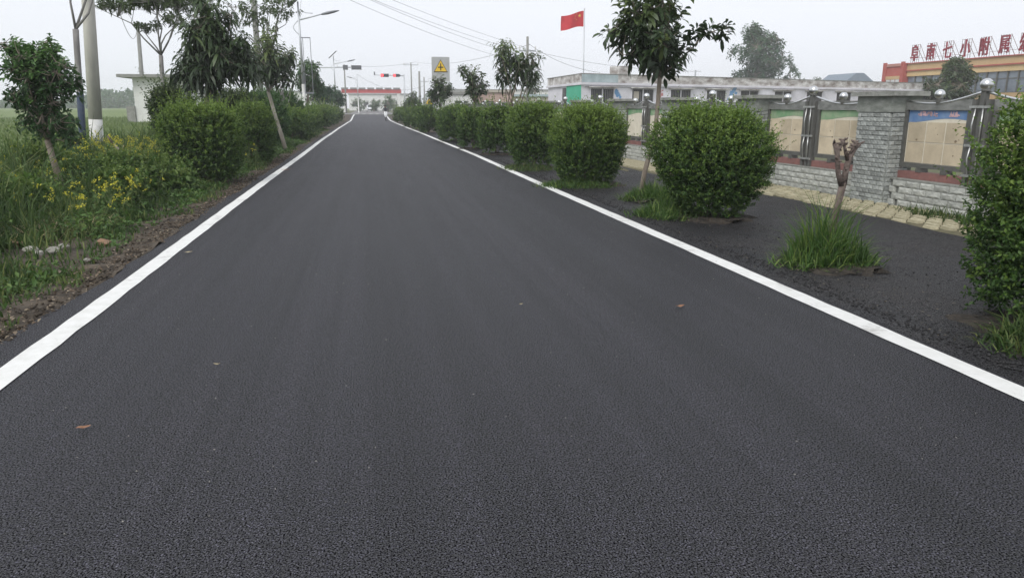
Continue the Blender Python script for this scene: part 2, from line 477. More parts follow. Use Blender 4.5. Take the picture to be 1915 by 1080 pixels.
M['leaf_hedge'] = leaf_mat('leaf_hedge', (0.024, 0.054, 0.017), (0.058, 0.122, 0.028), (0.185, 0.275, 0.050))
M['leaf_dark'] = leaf_mat('leaf_dark', (0.022, 0.038, 0.018), (0.046, 0.082, 0.028), (0.15, 0.20, 0.060), rough=0.42, spec=0.5)
M['leaf_sap'] = leaf_mat('leaf_sapling', (0.028, 0.064, 0.024), (0.062, 0.138, 0.042), (0.14, 0.25, 0.07), rough=0.45)
M['leaf_light'] = leaf_mat('leaf_light', (0.055, 0.085, 0.035), (0.10, 0.145, 0.055), (0.17, 0.215, 0.085))
M['leaf_far'] = leaf_mat('leaf_far', (0.028, 0.075, 0.040), (0.05, 0.115, 0.055), (0.09, 0.17, 0.065))
M['grass'] = leaf_mat('grass_blades', (0.024, 0.052, 0.014), (0.060, 0.112, 0.027), (0.20, 0.23, 0.075), rough=0.6, trans=0.3)
M['grass_rich'] = leaf_mat('grass_rich', (0.030, 0.072, 0.016), (0.070, 0.145, 0.028), (0.19, 0.26, 0.065), rough=0.5, trans=0.3)
M['wheat'] = leaf_mat('wheat_blades', (0.075, 0.125, 0.036), (0.13, 0.19, 0.060), (0.23, 0.26, 0.11), rough=0.6, trans=0.3)
M['wheat_mass'] = mat('wheat_mass', (0.105, 0.155, 0.050), 0.95, var=(0.17, 0.215, 0.08), scale=0.9, bump=1.0, bscale=9, detail=10)

# ------------------------------------------------------------------ lie of the land
def zg(y):
    """Ground height: level, then a short rise up to the crossroads."""
    t = np.clip((np.asarray(y, dtype=float) - 86.0) / 22.0, 0, 1)
    return 0.5 * t * t * (3 - 2 * t)


def zgf(y): return float(zg(y))


def sheet(name, xs_of_y, ys, dz, m, parent=None, nx=1, kind=None, wob=None):
    """A strip of ground: xs_of_y(y) -> (x0, x1)."""
    b = MB()
    rows = []
    for y in ys:
        x0, x1 = xs_of_y(y)
        row = []
        for k in range(nx + 1):
            x = x0 + (x1 - x0) * k / nx
            z = zgf(y) + dz + (wob(x, y) if wob else 0)
            row.append(len(b.v)); b.v.append((x, y, z))
        rows.append(row)
    for i in range(len(rows) - 1):
        for k in range(nx):
            b.f.append((rows[i][k], rows[i][k+1], rows[i+1][k+1], rows[i+1][k]))
    o = b.build(name, m, parent)
    if kind: o['kind'] = kind
    return o


def interp(tab):
    ys = [t[0] for t in tab]; xs = [t[1] for t in tab]
    return lambda y: float(np.interp(y, ys, xs))


XL = interp([(-5, -2.12), (40, -2.10), (60, -2.0), (84, -1.80), (112, -1.62)])      # centre of the left edge line
XR = interp([(-5, 3.40), (24, 3.36), (40, 3.18), (70, 2.75), (86, 2.62), (112, 2.5)])

YG = [-20, 0, 20, 40, 60, 78, 84] + [86 + 2*k for k in range(13)] + [120, 150, 200, 300, 460]
sheet('ground', lambda y: (-460, 460), YG, -0.05, M['field_soil'], nx=2, kind='structure')

# the road: ragged left edge on the soil, right edge meeting the apron
rr = random.Random(3)
YR = [-6 + 0.25*k for k in range(170)] + [36.5 + 1.5*k for k in range(48)]
ragged = {}
acc = 0
for y in YR:
    acc = 0.75*acc + rr.uniform(-0.035, 0.035)
    ragged[y] = acc
road = sheet('road', lambda y: (XL(y) - 0.30 + ragged[y], XR(y) + 0.22 + 0.5*ragged[y]), YR, 0.0, M['asphalt'], kind='structure')
for fx in (XL, XR):
    YLn = [-6 + 0.3*k for k in range(180)] + [48 + 1.0*k for k in range(64)]
    wv = random.Random(int(fx(0)*10))
    wl_, wr_ = {y: wv.uniform(-.006, .006) for y in YLn}, {y: wv.uniform(-.006, .006) for y in YLn}
    sheet('edge_line', lambda y, fx=fx: (fx(y) - 0.083 + wl_[y] + .012*math.sin(y*.31), fx(y) + 0.083 + wr_[y] + .012*math.sin(y*.31)), YLn, 0.006, M['line'], road)

# dark new asphalt spread between the hedge bushes, ending in a ragged edge at the pavers
rr = random.Random(8)
YA = [-4 + 0.25*k for k in range(200)]
rag2 = {}
acc = 0
for y in YA:
    acc = 0.8*acc + rr.uniform(-0.03, 0.03)
    rag2[y] = acc


def wallx(y): return 8.0 - 0.045*(y - 10)


def apron_wob(x, y):
    t = min(max((x - 3.7)/0.6, 0), 1)*min(max((6.7 - x)/0.6, 0), 1)
    return t*0.035*math.sin(1.7*x + 0.9*y)*math.sin(0.6*y - 1.1*x) - 0.01


apron = sheet('asphalt_apron', lambda y: (XR(y) + 0.14, 6.92 - 0.05*(y - 9) + 0.12*math.sin(y*0.7) + rag2[y]), YA, 0.012, M['asphalt_apron'], nx=10, kind='structure', wob=apron_wob)
# soil strip along the left edge, and bare soil on the far right verge
def soil_wob(x, y):
    return 0.03*math.sin(5.1*x + 2.3*y)*math.sin(3.3*y - 1.7*x) + 0.02*math.sin(9*y + 4*x)
soil = sheet('soil_verge', lambda y: (-7.5, XL(y) - 0.24), [-4 + 0.3*k for k in range(400)], -0.015, M['soil'], nx=14, kind='structure', wob=soil_wob)
sheet('soil_verge', lambda y: (XR(y) + 0.15, 9.5), [40 + 2*k for k in range(32)], -0.03, M['soil'], nx=2, kind='structure')

# crossroads beyond the rise, with its crossing
sheet('crossing_road', lambda y: (-160, 160), [107.2 + 2*k for k in range(12)], 0.012, M['asphalt_far'], nx=2, kind='structure')
sheet('far_road', lambda y: (-2.6, 4.2), [129.0 + 4*k for k in range(60)], 0.006, M['asphalt_far'], kind='structure')
crosswalk = sheet('crosswalk', lambda y: (-1.55, -1.05), [110.5, 114.0], 0.02, M['line'], kind='structure')
for k in range(1, 5):
    o = MB()
    x0 = -1.55 + 0.95*k
    o.poly([(x0, 110.5, zgf(112)+0.02), (x0+0.5, 110.5, zgf(112)+0.02), (x0+0.5, 114, zgf(112)+0.02), (x0, 114, zgf(112)+0.02)], [(0, 1, 2, 3)])
    o.build('crossing_stripe', M['line'], crosswalk)

# ------------------------------------------------------------------ boundary wall (local frame: x away from the road, y along the wall)
WRZ = 0.045
W0 = (8.0, 10.0, 0.0)
wall = thing('boundary_wall', W0, 'low grey split-stone wall with square pillars and red plinth behind the hedge', 'wall', rz=WRZ)
WM = Matrix.Translation(W0) @ Matrix.Rotation(WRZ, 4, 'Z')


def wl_pt(x, y, z): return WM @ Vector((x, y, z))


PERIOD = 3.83
PIL = [0.95 + PERIOD*k for k in range(-2, 12)]            # pillar centres along the wall
POST = [p + PERIOD/2 + 0.06 for p in PIL[:-1]]


def stone_block(w, d, h, seed):
    """A split-face block: bevel-less box whose face bulges unevenly; 1 x 1 x 1 in its own frame, front at -x."""
    r = random.Random(seed)
    b = MB()
    j = lambda a: r.uniform(-a, a)
    pts = []
    for (y, z) in ((-.5, -.5), (.5, -.5), (.5, .5), (-.5, .5)):
        pts.append((0.5*d, y*w, z*h))
    for (y, z) in ((-.5, -.5), (.5, -.5), (.5, .5), (-.5, .5)):
        pts.append((-0.32*d + j(.06)*d, y*w*0.985, z*h*0.97))
    for (y, z) in ((-.3, -.25), (.3, -.25), (.3, .25), (-.3, .25)):
        pts.append((-0.5*d + j(.12)*d, (y + j(.06))*w, (z + j(.06))*h))
    b.poly(pts, [(0, 3, 2, 1), (0, 1, 5, 4), (1, 2, 6, 5), (2, 3, 7, 6), (3, 0, 4, 7),
                 (4, 5, 9, 8), (5, 6, 10, 9), (6, 7, 11, 10), (7, 4, 8, 11), (8, 9, 10, 11)])
    return b


def block_mesh(w, d, h, seed, m):
    b = stone_block(w, d, h, seed)
    me = bpy.data.meshes.new('brick')
    me.from_pydata(b.v, [], b.f); me.materials.append(m); me.update()
    return me


def put_block(me, parent, x, y, z, rz=0.0):
    o = bpy.data.objects.new('brick', me)
    o.location = (x, y, z); o.rotation_euler = (0, 0, rz)
    o.parent = parent
    COL.objects.link(o)


PB = [block_mesh(0.143, 0.05, 0.066, s, M['brick']) for s in range(5)]
PBH = [block_mesh(0.068, 0.05, 0.066, 60+s, M['brick']) for s in range(3)]
LB = [block_mesh(0.275, 0.05, 0.096, 20+s, M['brick_low']) for s in range(5)]
LBH = [block_mesh(0.130, 0.05, 0.096, 40+s, M['brick_low']) for s in range(3)]
PW, PD = 0.75, 0.46
rb = random.Random(5)
for k, py in enumerate(PIL):
    b = MB().box(0.0, PD, py - PW/2, py + PW/2, -0.05, 1.42)
    p = b.build('pillar', M['wall_grey'], wall, world=False)
    MB().box(-0.035, PD + 0.03, py - PW/2 - 0.035, py + PW/2 + 0.035, 1.42, 1.665).build('frieze', M['frieze'], p, world=False)
    MB().box(-0.10, PD + 0.09, py - PW/2 - 0.12, py + PW/2 + 0.12, 1.665, 1.735).build('cap', M['cap'], p, world=False)
    single = (k == 2)
    joined = MB()
    for r_ in range(20):
        z = 0.035 + r_*0.0705
        if z > 1.39: break
        for c in range(6):
            y = py - PW/2 + 0.075 + (c - 0.5*(r_ % 2))*0.150
            half = y < py - PW/2 + 0.05 or y > py + PW/2 - 0.05
            if half: y = min(max(y, py - PW/2 + 0.0375), py + PW/2 - 0.0375)
            if half and not r_ % 2: continue
            if single:
                put_block(rb.choice(PBH if half else PB), p, -0.012, y, z)
            else:
                q = stone_block(0.068 if half else 0.143, 0.05, 0.066, rb.randrange(999))
                joined.poly([(a-0.012, bb+y, cc+z) for a, bb, cc in q.v], q.f)
        for c in range(4):            # near end face, turned to look along the wall
            x = 0.075 + (c - 0.5*(r_ % 2))*0.150
            half = x < 0.05 or x > PD - 0.04
            if half and (not r_ % 2 or x > PD - 0.04): continue
            if half: x = 0.0375
            if single:
                put_block(rb.choice(PBH if half else PB), p, x, py - PW/2 - 0.012, z, math.pi/2)
            else:
                q = stone_block(0.068 if half else 0.143, 0.05, 0.066, rb.randrange(999))
                joined.poly([(x - bb, py - PW/2 - 0.012 + a, cc+z) for a, bb, cc in q.v], q.f)
    if not single and k < 9:
        joined.build('brick_courses', M['brick'], p, world=False, kind='stuff')
for k in range(len(PIL) - 1):
    y0, y1 = PIL[k] + PW/2 + 0.002, PIL[k+1] - PW/2 - 0.002
    lw = MB().box(0.10, 0.40, y0, y1, -0.05, 0.40).build('low_wall', M['wall_grey'], wall, world=False)
    MB().box(0.07, 0.42, y0, y1, 0.402, 0.425).build('coping', M['cap'], lw, world=False)
    MB().box(0.20, 0.38, y0, y1, 0.427, 0.535).build('red_plinth', M['red_plinth'], lw, world=False)
    single = k in (1, 2)
    joined = MB()
    for r_ in range(4):
        z = 0.05 + r_*0.1
        y = y0 + 0.14 - (0.145 if r_ % 2 else 0)
        while y < y1:
            half = (y - 0.14 < y0 - 0.01) or (y + 0.14 > y1 + 0.01)
            yy = min(max(y, y0 + 0.068), y1 - 0.068) if half else y
            if single:
                put_block(rb.choice(LBH if half else LB), lw, 0.085, yy, z)
            elif k < 8:
                q = stone_block(0.13 if half else 0.275, 0.05, 0.096, rb.randrange(999))
                joined.poly([(a+0.085, bb+yy, cc+z) for a, bb, cc in q.v], q.f)
            y += 0.284
    if joined.v:
        joined.build('brick_courses', M['brick_low'], lw, world=False, kind='stuff')

# notice boards in the bays, two to a bay, one each side of a steel post
hdr = ['green', 'blue', 'green', 'green', 'green', 'green']
board_labels = {
    (2, 0): 'notice board with green header and beige sheets, right behind the pruned stump',
    (1, 1): 'notice board with blue printed header over six faded beige sheets, nearest clear of the hedge',
    (2, 1): 'weathered notice board half hidden by the big round bush, pale green header',
}


def print_marks(b, x, y0, y1, z0, z1, n, seed):
    """Unreadable worn print: small strokes in n character cells."""
    r = random.Random(seed)
    cw = (y1 - y0)/n
    for c in range(n):
        for s in range(7):
            yc = y0 + (c + r.uniform(.12, .88))*cw
            zc = r.uniform(z0, z1)
            if r.random() < 0.55:
                b.box(x, x+0.002, yc - cw*0.3, yc + cw*0.3, zc-0.008, zc+0.008)
            else:
                b.box(x-0.001, x+0.0015, yc - 0.008, yc + 0.008, max(z0, zc-0.05), min(z1, zc+0.05))


def notice_board(y0, y1, colour, label, near):
    t = thing('notice_board', W0, label, 'notice board', 'notice boards set in the stone wall', rz=WRZ)
    B = lambda: MB()
    fr = B()
    fr.box(0.20, 0.29, y0, y1, 1.455, 1.60)                          # head beam
    fr.build('head_beam', M['beam_metal'], t, world=False)
    s = B(); s.box(0.205, 0.285, y0, y0 + 0.07, 0.60, 1.453); s.box(0.205, 0.285, y1 - 0.07, y1, 0.60, 1.453)
    s.box(0.205, 0.285, y0 + 0.072, y1 - 0.072, 0.60, 0.665)
    s.build('frame', M['dark_metal'], t, world=False)
    for q in (0.28, 0.66):
        yy = y0 + (y1 - y0)*q
        B().box(0.19, 0.33, yy - 0.05, yy + 0.05, 0.536, 0.598).build('foot', M['dark_metal'], t, world=False)
    bp = B().box(0.24, 0.27, y0 + 0.071, y1 - 0.071, 0.666, 1.452).build('backing', M['paper_back'], t, world=False)
    ya, yb = y0 + 0.075, y1 - 0.075
    h = B()
    zb = 1.30
    n = 14
    for i in range(n):                                               # header with a gently curved lower edge
        u0, u1 = i/n, (i+1)/n
        c = lambda u: zb - 0.0 + 0.035*math.sin(u*math.pi*1.3 + 0.4)
        a0, a1 = ya + (yb-ya)*u0, ya + (yb-ya)*u1
        h.poly([(0.236, a0, c(u0)), (0.236, a1, c(u1)), (0.236, a1, 1.448), (0.236, a0, 1.448)], [(0, 3, 2, 1)])
    h.build('header', M['poster_blue'] if colour == 'blue' else M['poster_green'], t, world=False)
    if colour == 'blue':
        w = yb - ya
        for a_, b2_, n_c, sd_ in ((0.50, 0.17, 5, 4), (0.86, 0.70, 2, 9)):
            q = B()
            print_marks(q, 0.232, yb - a_*w, yb - b2_*w, 1.365, 1.435, n_c, sd_)
            q.build('lettering', M['print_pink'], t, world=False)
    if near:
        w = (yb - ya - 0.05)/3
        for c in range(3):
            for r_ in range(2):
                a = ya + 0.02 + c*(w + 0.012)
                z0_, z1_ = (0.985, 1.275) if r_ else (0.675, 0.97)
                sh = B().box(0.233, 0.2355, a, a + w - 0.012, z0_, z1_).build('paper_sheet', M['paper'], t, world=False)
        r = random.Random(int(y0*100))
        for i in range(7):
            yc, zc = r.uniform(ya + .1, yb - .1), r.uniform(0.72, 1.22)
            n_ = 7
            rad = r.uniform(0.008, 0.026)
            pts = [(0.2322, yc + rad*r.uniform(.6, 1.3)*math.cos(2*math.pi*k_/n_), zc + rad*r.uniform(.4, 1.0)*math.sin(2*math.pi*k_/n_)) for k_ in range(n_)]
            B().poly(pts, [tuple(reversed(range(n_)))]).build('mould_stain', M['stain'], t, world=False)
    return t


def steel_post(yc, y_lo, y_hi, label):
    """Ornamental stainless post between two boards, with swags and balls to the pillars at y_lo and y_hi."""
    t = thing('steel_post', W0, label, 'steel post', 'ornamental steel posts along the wall', rz=WRZ)
    b = MB()
    for d in (-0.115, 0.115): b.box(0.16, 0.26, yc + d - 0.032, yc + d + 0.032, 0.43, 1.60)
    b.box(0.17, 0.25, yc - 0.035, yc + 0.035, 0.43, 1.70)
    b.build('upright', M['dark_metal'], t, world=False)
    for z in (0.565, 0.98, 1.50):
        MB().box(0.135, 0.158, yc - 0.165, yc + 0.165, z - 0.016, z + 0.016).build('cross_bar', M['steel_bar'], t, world=False)
    for d in (-0.062, 0.062):
        c = MB().tube([(0.15, yc + d, 0.585), (0.13, yc + d*1.25, 0.80), (0.145, yc + d, 0.96)], 0.011, 6)
        c.tube([(0.145, yc + d, 1.0), (0.13, yc + d*1.25, 1.25), (0.15, yc + d, 1.482)], 0.011, 6)
        c.build('bent_bar', M['steel_bar'], t, world=False, smooth=True)
    MB().lathe([(0.05, 1.70), (0.06, 1.71), (0.06, 1.725), (0.045, 1.74)], (0.21, yc, 0), 12).build('collar', M['dark_metal'], t, world=False)
    MB().ball((0.21, yc, 1.795), 0.082, 18, 10).build('ball', M['steel'], t, world=False, smooth=True)
    for ye in (y_lo, y_hi):
        sg = 1 if ye > yc else -1
        span = abs(ye - yc)
        ym = yc + sg*span*0.56
        pts = []
        for i in range(13):
            u = i/12
            yy = yc + sg*(0.03 + (span - 0.06)*u)
            z = 1.70 - 0.115*math.sin(min(u, 1)*math.pi*0.5)**1.0 * 1.0 - 0.06*math.sin(u*math.pi)
            pts.append((0.21, yy, z))
        MB().tube(pts, 0.019, 8).build('swag_rail', M['steel'], t, world=False, smooth=True)
        zr = 1.70 - 0.115*math.sin(0.56*math.pi*0.5) - 0.06*math.sin(0.56*math.pi)
        MB().lathe([(0.035, zr-0.005), (0.045, zr+0.02), (0.05, zr+0.06), (0.03, zr+0.075)], (0.21, ym, 0), 12).build('ball_seat', M['dark_metal'], t, world=False)
        MB().ball((0.21, ym, zr + 0.125), 0.072, 18, 10).build('ball', M['steel'], t, world=False, smooth=True)


ORD = ['nearest', 'second', 'third', 'fourth', 'fifth', 'sixth', 'seventh', 'eighth', 'ninth', 'tenth', 'eleventh', 'twelfth']
for k in range(1, len(PIL) - 1):
    lo, hi = PIL[k] + PW/2 + 0.05, PIL[k+1] - PW/2 - 0.05
    pc = POST[k]
    if k == 1:
        plab = 'bright steel post with ball top behind the bush at the frame edge'
    elif k == 2:
        plab = 'steel post with cross bars and polished balls behind the pruned stump'
    else:
        plab = '%s steel ball-topped post along the wall counting away from the pruned stump' % ORD[k-2]
    steel_post(pc, lo, hi, plab)
    if k >= 9: continue
    for side, (a, b_) in enumerate(((lo - 0.03, pc - 0.18), (pc + 0.18, hi + 0.03))):
        n_ = 2*(k - 1) + side
        if (k, side) == (1, 1): lab, colr = board_labels[(1, 1)], 'blue'
        elif (k, side) == (2, 0): lab, colr = board_labels[(2, 0)], 'green'
        elif (k, side) == (2, 1): lab, colr = board_labels[(2, 1)], 'green'
        elif (k, side) == (1, 0): lab, colr = 'notice board hidden mostly by the bush at the frame edge', 'green'
        else: lab, colr = '%s weathered notice board behind the hedge, %s the steel post of its bay' % (ORD[k-3], ('before', 'past')[side]), 'green'
        notice_board(a, b_, colr, lab, k <= 3)

# lattice pavers along the foot of the wall
bed = sheet('paver_strip', lambda y: (6.55 - 0.05*(y - 9), wallx(y) + 0.12), [3 + 1.0*k for k in range(48)], -0.012, M['paver_bed'], nx=2, kind='structure', wob=None)
pm = bpy.data.meshes.new('paver')
_b = MB()
_b.poly([(-.038, -.098, 0), (.038, -.098, 0), (.038, .098, 0), (-.038, .098, 0), (-.033, -.092, .04), (.033, -.092, .04), (.033, .092, .04), (-.033, .092, .04)],
        [(0, 1, 5, 4), (1, 2, 6, 5), (2, 3, 7, 6), (3, 0, 4, 7), (4, 5, 6, 7)])
pm.from_pydata(_b.v, [], _b.f); pm.materials.append(M['paver']); pm.update()
rp = random.Random(2)
npav = 0
for r_ in range(8):
    y = 5.6 + 0.135*(r_ % 2)
    while y < 15.0 and npav < 300:
        xx = wallx(y) - 0.02 - 0.145*r_
        if r_ < 7 or rp.random() < 0.5:
            o = bpy.data.objects.new('paver', pm)
            o.location = (xx + rp.uniform(-.008, .008), y, -0.012 + rp.uniform(-.012, .006))
            o.rotation_euler = (rp.uniform(-.04, .04), rp.uniform(-.05, .05), WRZ + rp.uniform(-.06, .06))
            o.parent = bed
            COL.objects.link(o)
            npav += 1
        y += 0.29
b = MB()
for r_ in range(8):
    y = 15.0 + 0.135*(r_ % 2)
    while y < 34:
        xx = wallx(y) - 0.02 - 0.132*r_
        b.cbox((xx, y, 0.006), (0.088, 0.195, 0.04), WRZ + rp.uniform(-.05, .05))
        y += 0.27
b.build('paver_rows', M['paver'], bed, kind='stuff')

# ------------------------------------------------------------------ plants
def unit(a):
    return a / np.maximum(np.linalg.norm(a, axis=-1, keepdims=True), 1e-9)


def leaf_arrays(base, d, n, Ln, Wd, droop=0.12, fold=0.18):
    """Rhombic leaves folded along the midrib: two triangles each."""
    d = unit(d); s = unit(np.cross(d, n)); n = np.cross(s, d)
    L_ = Ln[:, None]; W_ = Wd[:, None]
    v0 = base
    mid = base + d*L_*0.45
    v1 = mid + s*W_*0.5 + n*W_*fold
    v3 = mid - s*W_*0.5 + n*W_*fold
    v2 = base + d*L_ - np.array([0, 0, 1.0])*L_*droop
    V = np.stack([v0, v1, v2, v3], axis=1).reshape(-1, 3)
    F = np.arange(len(base)*4).reshape(-1, 4)
    T = np.concatenate([F[:, [0, 1, 2]], F[:, [0, 2, 3]]])
    return V, T


def long_leaf_arrays(base, d, n, Ln, Wd, droop=0.3):
    """Long leaves, six points and four triangles, bending down to the tip."""
    d = unit(d); s = unit(np.cross(d, n)); n = np.cross(s, d)
    L_ = Ln[:, None]; W_ = Wd[:, None]
    dz = np.array([0, 0, 1.0])
    m1 = base + d*L_*0.38 - dz*L_*droop*0.12
    m2 = base + d*L_*0.74 - dz*L_*droop*0.48
    V = np.stack([base, m1 + s*W_*0.46 + n*W_*.12, m2 + s*W_*0.5 + n*W_*.12, base + d*L_*0.97 - dz*L_*droop,
                  m2 - s*W_*0.5 + n*W_*.12, m1 - s*W_*0.46 + n*W_*.12], axis=1).reshape(-1, 3)
    F = np.arange(len(base)*6).reshape(-1, 6)
    T = np.concatenate([F[:, [0, 1, 5]], F[:, [1, 2, 4]], F[:, [1, 4, 5]], F[:, [2, 3, 4]]])
    return V, T


def lobes(rng, k=7):
    dirs = unit(rng.normal(size=(k, 3)))
    amp = rng.uniform(-0.5, 1.0, k)
    return lambda u: (np.exp(3.2*(u @ dirs.T - 1)) * amp).sum(1)


def bush(label, x, y, rx, ry, h, leaves, leaf, seed, taper=0.55, box=0.35, group='clipped hedge bushes beside the road', name='hedge_bush',
         m='leaf_hedge', young=0.5, cat='bush', lift=0.05, ragged=0.10, stems=7):
    rng = np.random.default_rng(seed)
    z0 = zgf(y)
    h *= 0.91; rx *= 0.93; ry *= 0.93
    t = thing(name, (x, y, z0), label, cat, group)
    per = 14
    ns = max(int(leaves*1.5)//per, 40)
    u = unit(rng.normal(size=(ns, 3)))
    u[:, 2] = np.where(u[:, 2] < -0.75, -u[:, 2], u[:, 2])
    lb = lobes(rng, 9)
    rad = 1 + ragged*lb(u) + rng.normal(0, 0.025, ns)
    # rounded box profile
    q = np.abs(u)
    p_ = 2 + 4*box
    rad = rad / (q**p_).sum(1)**(1/p_) * (q**2).sum(1)**0.5
    inner = rng.random(ns) < 0.34
    depth = np.where(inner, rng.uniform(0.40, 0.86, ns), rng.uniform(0.86, 1.02, ns))
    c = np.array([0, 0, lift + (h - lift)*0.5])
    sc = np.array([rx, ry, (h - lift)*0.5])
    p = u * sc * (rad*depth)[:, None]
    zf = np.clip((p[:, 2] + sc[2])/(2*sc[2]), 0, 1)
    tp = taper + (1 - taper)*np.clip(zf/0.6, 0, 1)**0.8
    p[:, :2] *= tp[:, None]
    p = p + c
    out = unit(u*np.array([1, 1, 0.8]))
    sd = unit(out*0.75 + np.array([0, 0, 0.65]) + rng.normal(0, 0.35, (ns, 3)))
    sl = leaf*rng.uniform(2.2, 5.0, ns)
    sl *= np.where((rng.random(ns) < 0.20) & (zf > 0.55) & ~inner, rng.uniform(1.6, 2.9, ns), 1.0)      # stray shoots
    tt = (np.arange(per) + 0.5)/per
    base = p[:, None, :] + sd[:, None, :]*(sl[:, None]*tt[None, :])[:, :, None]
    base = base.reshape(-1, 3)
    n_ = len(base)
    ang = rng.uniform(0, 2*np.pi, n_)
    rv = unit(rng.normal(size=(n_, 3)))
    D = np.repeat(sd, per, axis=0)
    ld = unit(D*0.55 + rv*0.9 + np.array([0, 0, 0.15]))
    nn = unit(D*0.6 + np.array([0, 0, 0.8]) + rng.normal(0, 0.45, (n_, 3)))
    Ln = leaf*rng.uniform(0.75, 1.3, n_)*np.repeat(np.where(inner, 2.1, 1.15), per)
    V, T = leaf_arrays(base, ld, nn, Ln, Ln*rng.uniform(0.45, 0.6, n_))
    tipf = np.tile(tt, ns)
    shoot = np.repeat(rng.normal(0, 0.13, ns) + 0.52*young*np.clip(u[:, 2] + 0.25, 0, 1) + np.where(depth > 0.86, 0.05, -0.1), per)  # tops paler: new growth plus painted top light; inner leaves darker
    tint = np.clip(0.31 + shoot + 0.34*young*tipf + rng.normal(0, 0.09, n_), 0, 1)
    o_ = np.array([x, y, z0])
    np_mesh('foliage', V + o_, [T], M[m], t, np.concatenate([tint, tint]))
    st = MB()
    for k in range(stems):
        a = rng.uniform(0, 2*np.pi)
        r0, r1 = rng.uniform(0, 0.12), rng.uniform(0.2, 0.7)
        e = (x + r1*rx*math.cos(a), y + r1*ry*math.sin(a), z0 + h*rng.uniform(0.45, 0.8))
        s_ = (x + r0*rx*math.cos(a), y + r0*ry*math.sin(a), z0 - 0.03)
        mid = ((s_[0]*.6 + e[0]*.4) + rng.normal(0, .03), (s_[1]*.6 + e[1]*.4), (s_[2] + e[2])*0.5)
        st.tube([s_, mid, e], [0.016, 0.011, 0.005], 5)
    st.build('stems', M['bark_red'], t)
    return t


def blades(pos, hgt, wid, lean, rng, curl=0.35):
    """Grass blades: pos (N,3), bent quads with a pointed tip, three triangles each."""
    n = len(pos)
    a = rng.uniform(0, 2*np.pi, n)
    side = np.stack([np.cos(a), np.sin(a), np.zeros(n)], 1)
    b = rng.uniform(0, 2*np.pi, n)
    ln = np.stack([np.cos(b), np.sin(b), np.zeros(n)], 1) * lean[:, None]
    up = np.array([0, 0, 1.0])
    H_ = hgt[:, None]; W_ = wid[:, None]
    m = pos + up*H_*0.55 + ln*H_*0.35
    tip = pos + up*H_*(1 - curl*np.clip(lean, 0, 1))[:, None] + ln*H_
    V = np.stack([pos - side*W_*.5, pos + side*W_*.5, m + side*W_*.42, m - side*W_*.42, tip], 1).reshape(-1, 3)
    F = np.arange(n*5).reshape(-1, 5)
    T = np.concatenate([F[:, [0, 1, 2]], F[:, [0, 2, 3]], F[:, [3, 2, 4]]])
    return V, T


def tuft(label, x, y, rx, ry, h, n, seed, m='grass_rich', group='grass tufts growing through the asphalt', width=0.012):
    rng = np.random.default_rng(seed)
    t = thing('grass_tuft', (x, y, 0), label, 'grass tuft', group)
    r = np.sqrt(rng.random(n)); a = rng.uniform(0, 2*np.pi, n)
    p = np.stack([x + rx*r*np.cos(a), y + ry*r*np.sin(a), np.full(n, -0.01)], 1)
    hh = h*(1 - 0.80*r**0.8)*rng.uniform(0.30, 1.25, n) + 0.07
    p[:, 0] += 0.07*rx*np.sin(5*a) ; p[:, 1] += 0.1*ry*np.cos(4*a)
    ln = rng.uniform(0.05, 0.5, n) + 0.9*r*rng.random(n)
    sk = rng.random(n) < 0.22                                     # sprawling blades round the foot
    p[sk, 0] = x + rx*(0.8 + 0.6*rng.random(sk.sum()))*np.cos(a[sk]); p[sk, 1] = y + ry*(0.8 + 0.6*rng.random(sk.sum()))*np.sin(a[sk])
    hh = np.where(sk, rng.uniform(.05, .16, n), hh); ln = np.where(sk, rng.uniform(.8, 2.0, n), ln)
    V, T = blades(p, hh, width*rng.uniform(.6, 1.3, n), ln, rng)
    tn = np.clip(rng.normal(0.40, 0.20, n) + np.where(rng.random(n) < 0.16, 0.5, 0), 0, 1)
    np_mesh('blades', V, [T], M[m], t, np.tile(tn, 3))
    # low broad leaves round the foot
    k = n//5
    r = np.sqrt(rng.random(k)); a = rng.uniform(0, 2*np.pi, k)
    base = np.stack([x + 1.02*rx*r*np.cos(a), y + 1.02*ry*r*np.sin(a), rng.uniform(0.01, 0.14, k)*(1.15 - r)], 1)
    d = np.stack([np.cos(a), np.sin(a), rng.uniform(0, .7, k)], 1) + rng.normal(0, .5, (k, 3))
    Ln = rng.uniform(0.03, 0.07, k)
    V, T = leaf_arrays(base, d, np.tile([0, 0, 1.0], (k, 1)), Ln, Ln*0.5)
    tn = np.clip(rng.normal(0.4, 0.15, k), 0, 1)
    np_mesh('weeds', V, [T], M[m], t, np.tile(tn, 2), kind='stuff')
    return t


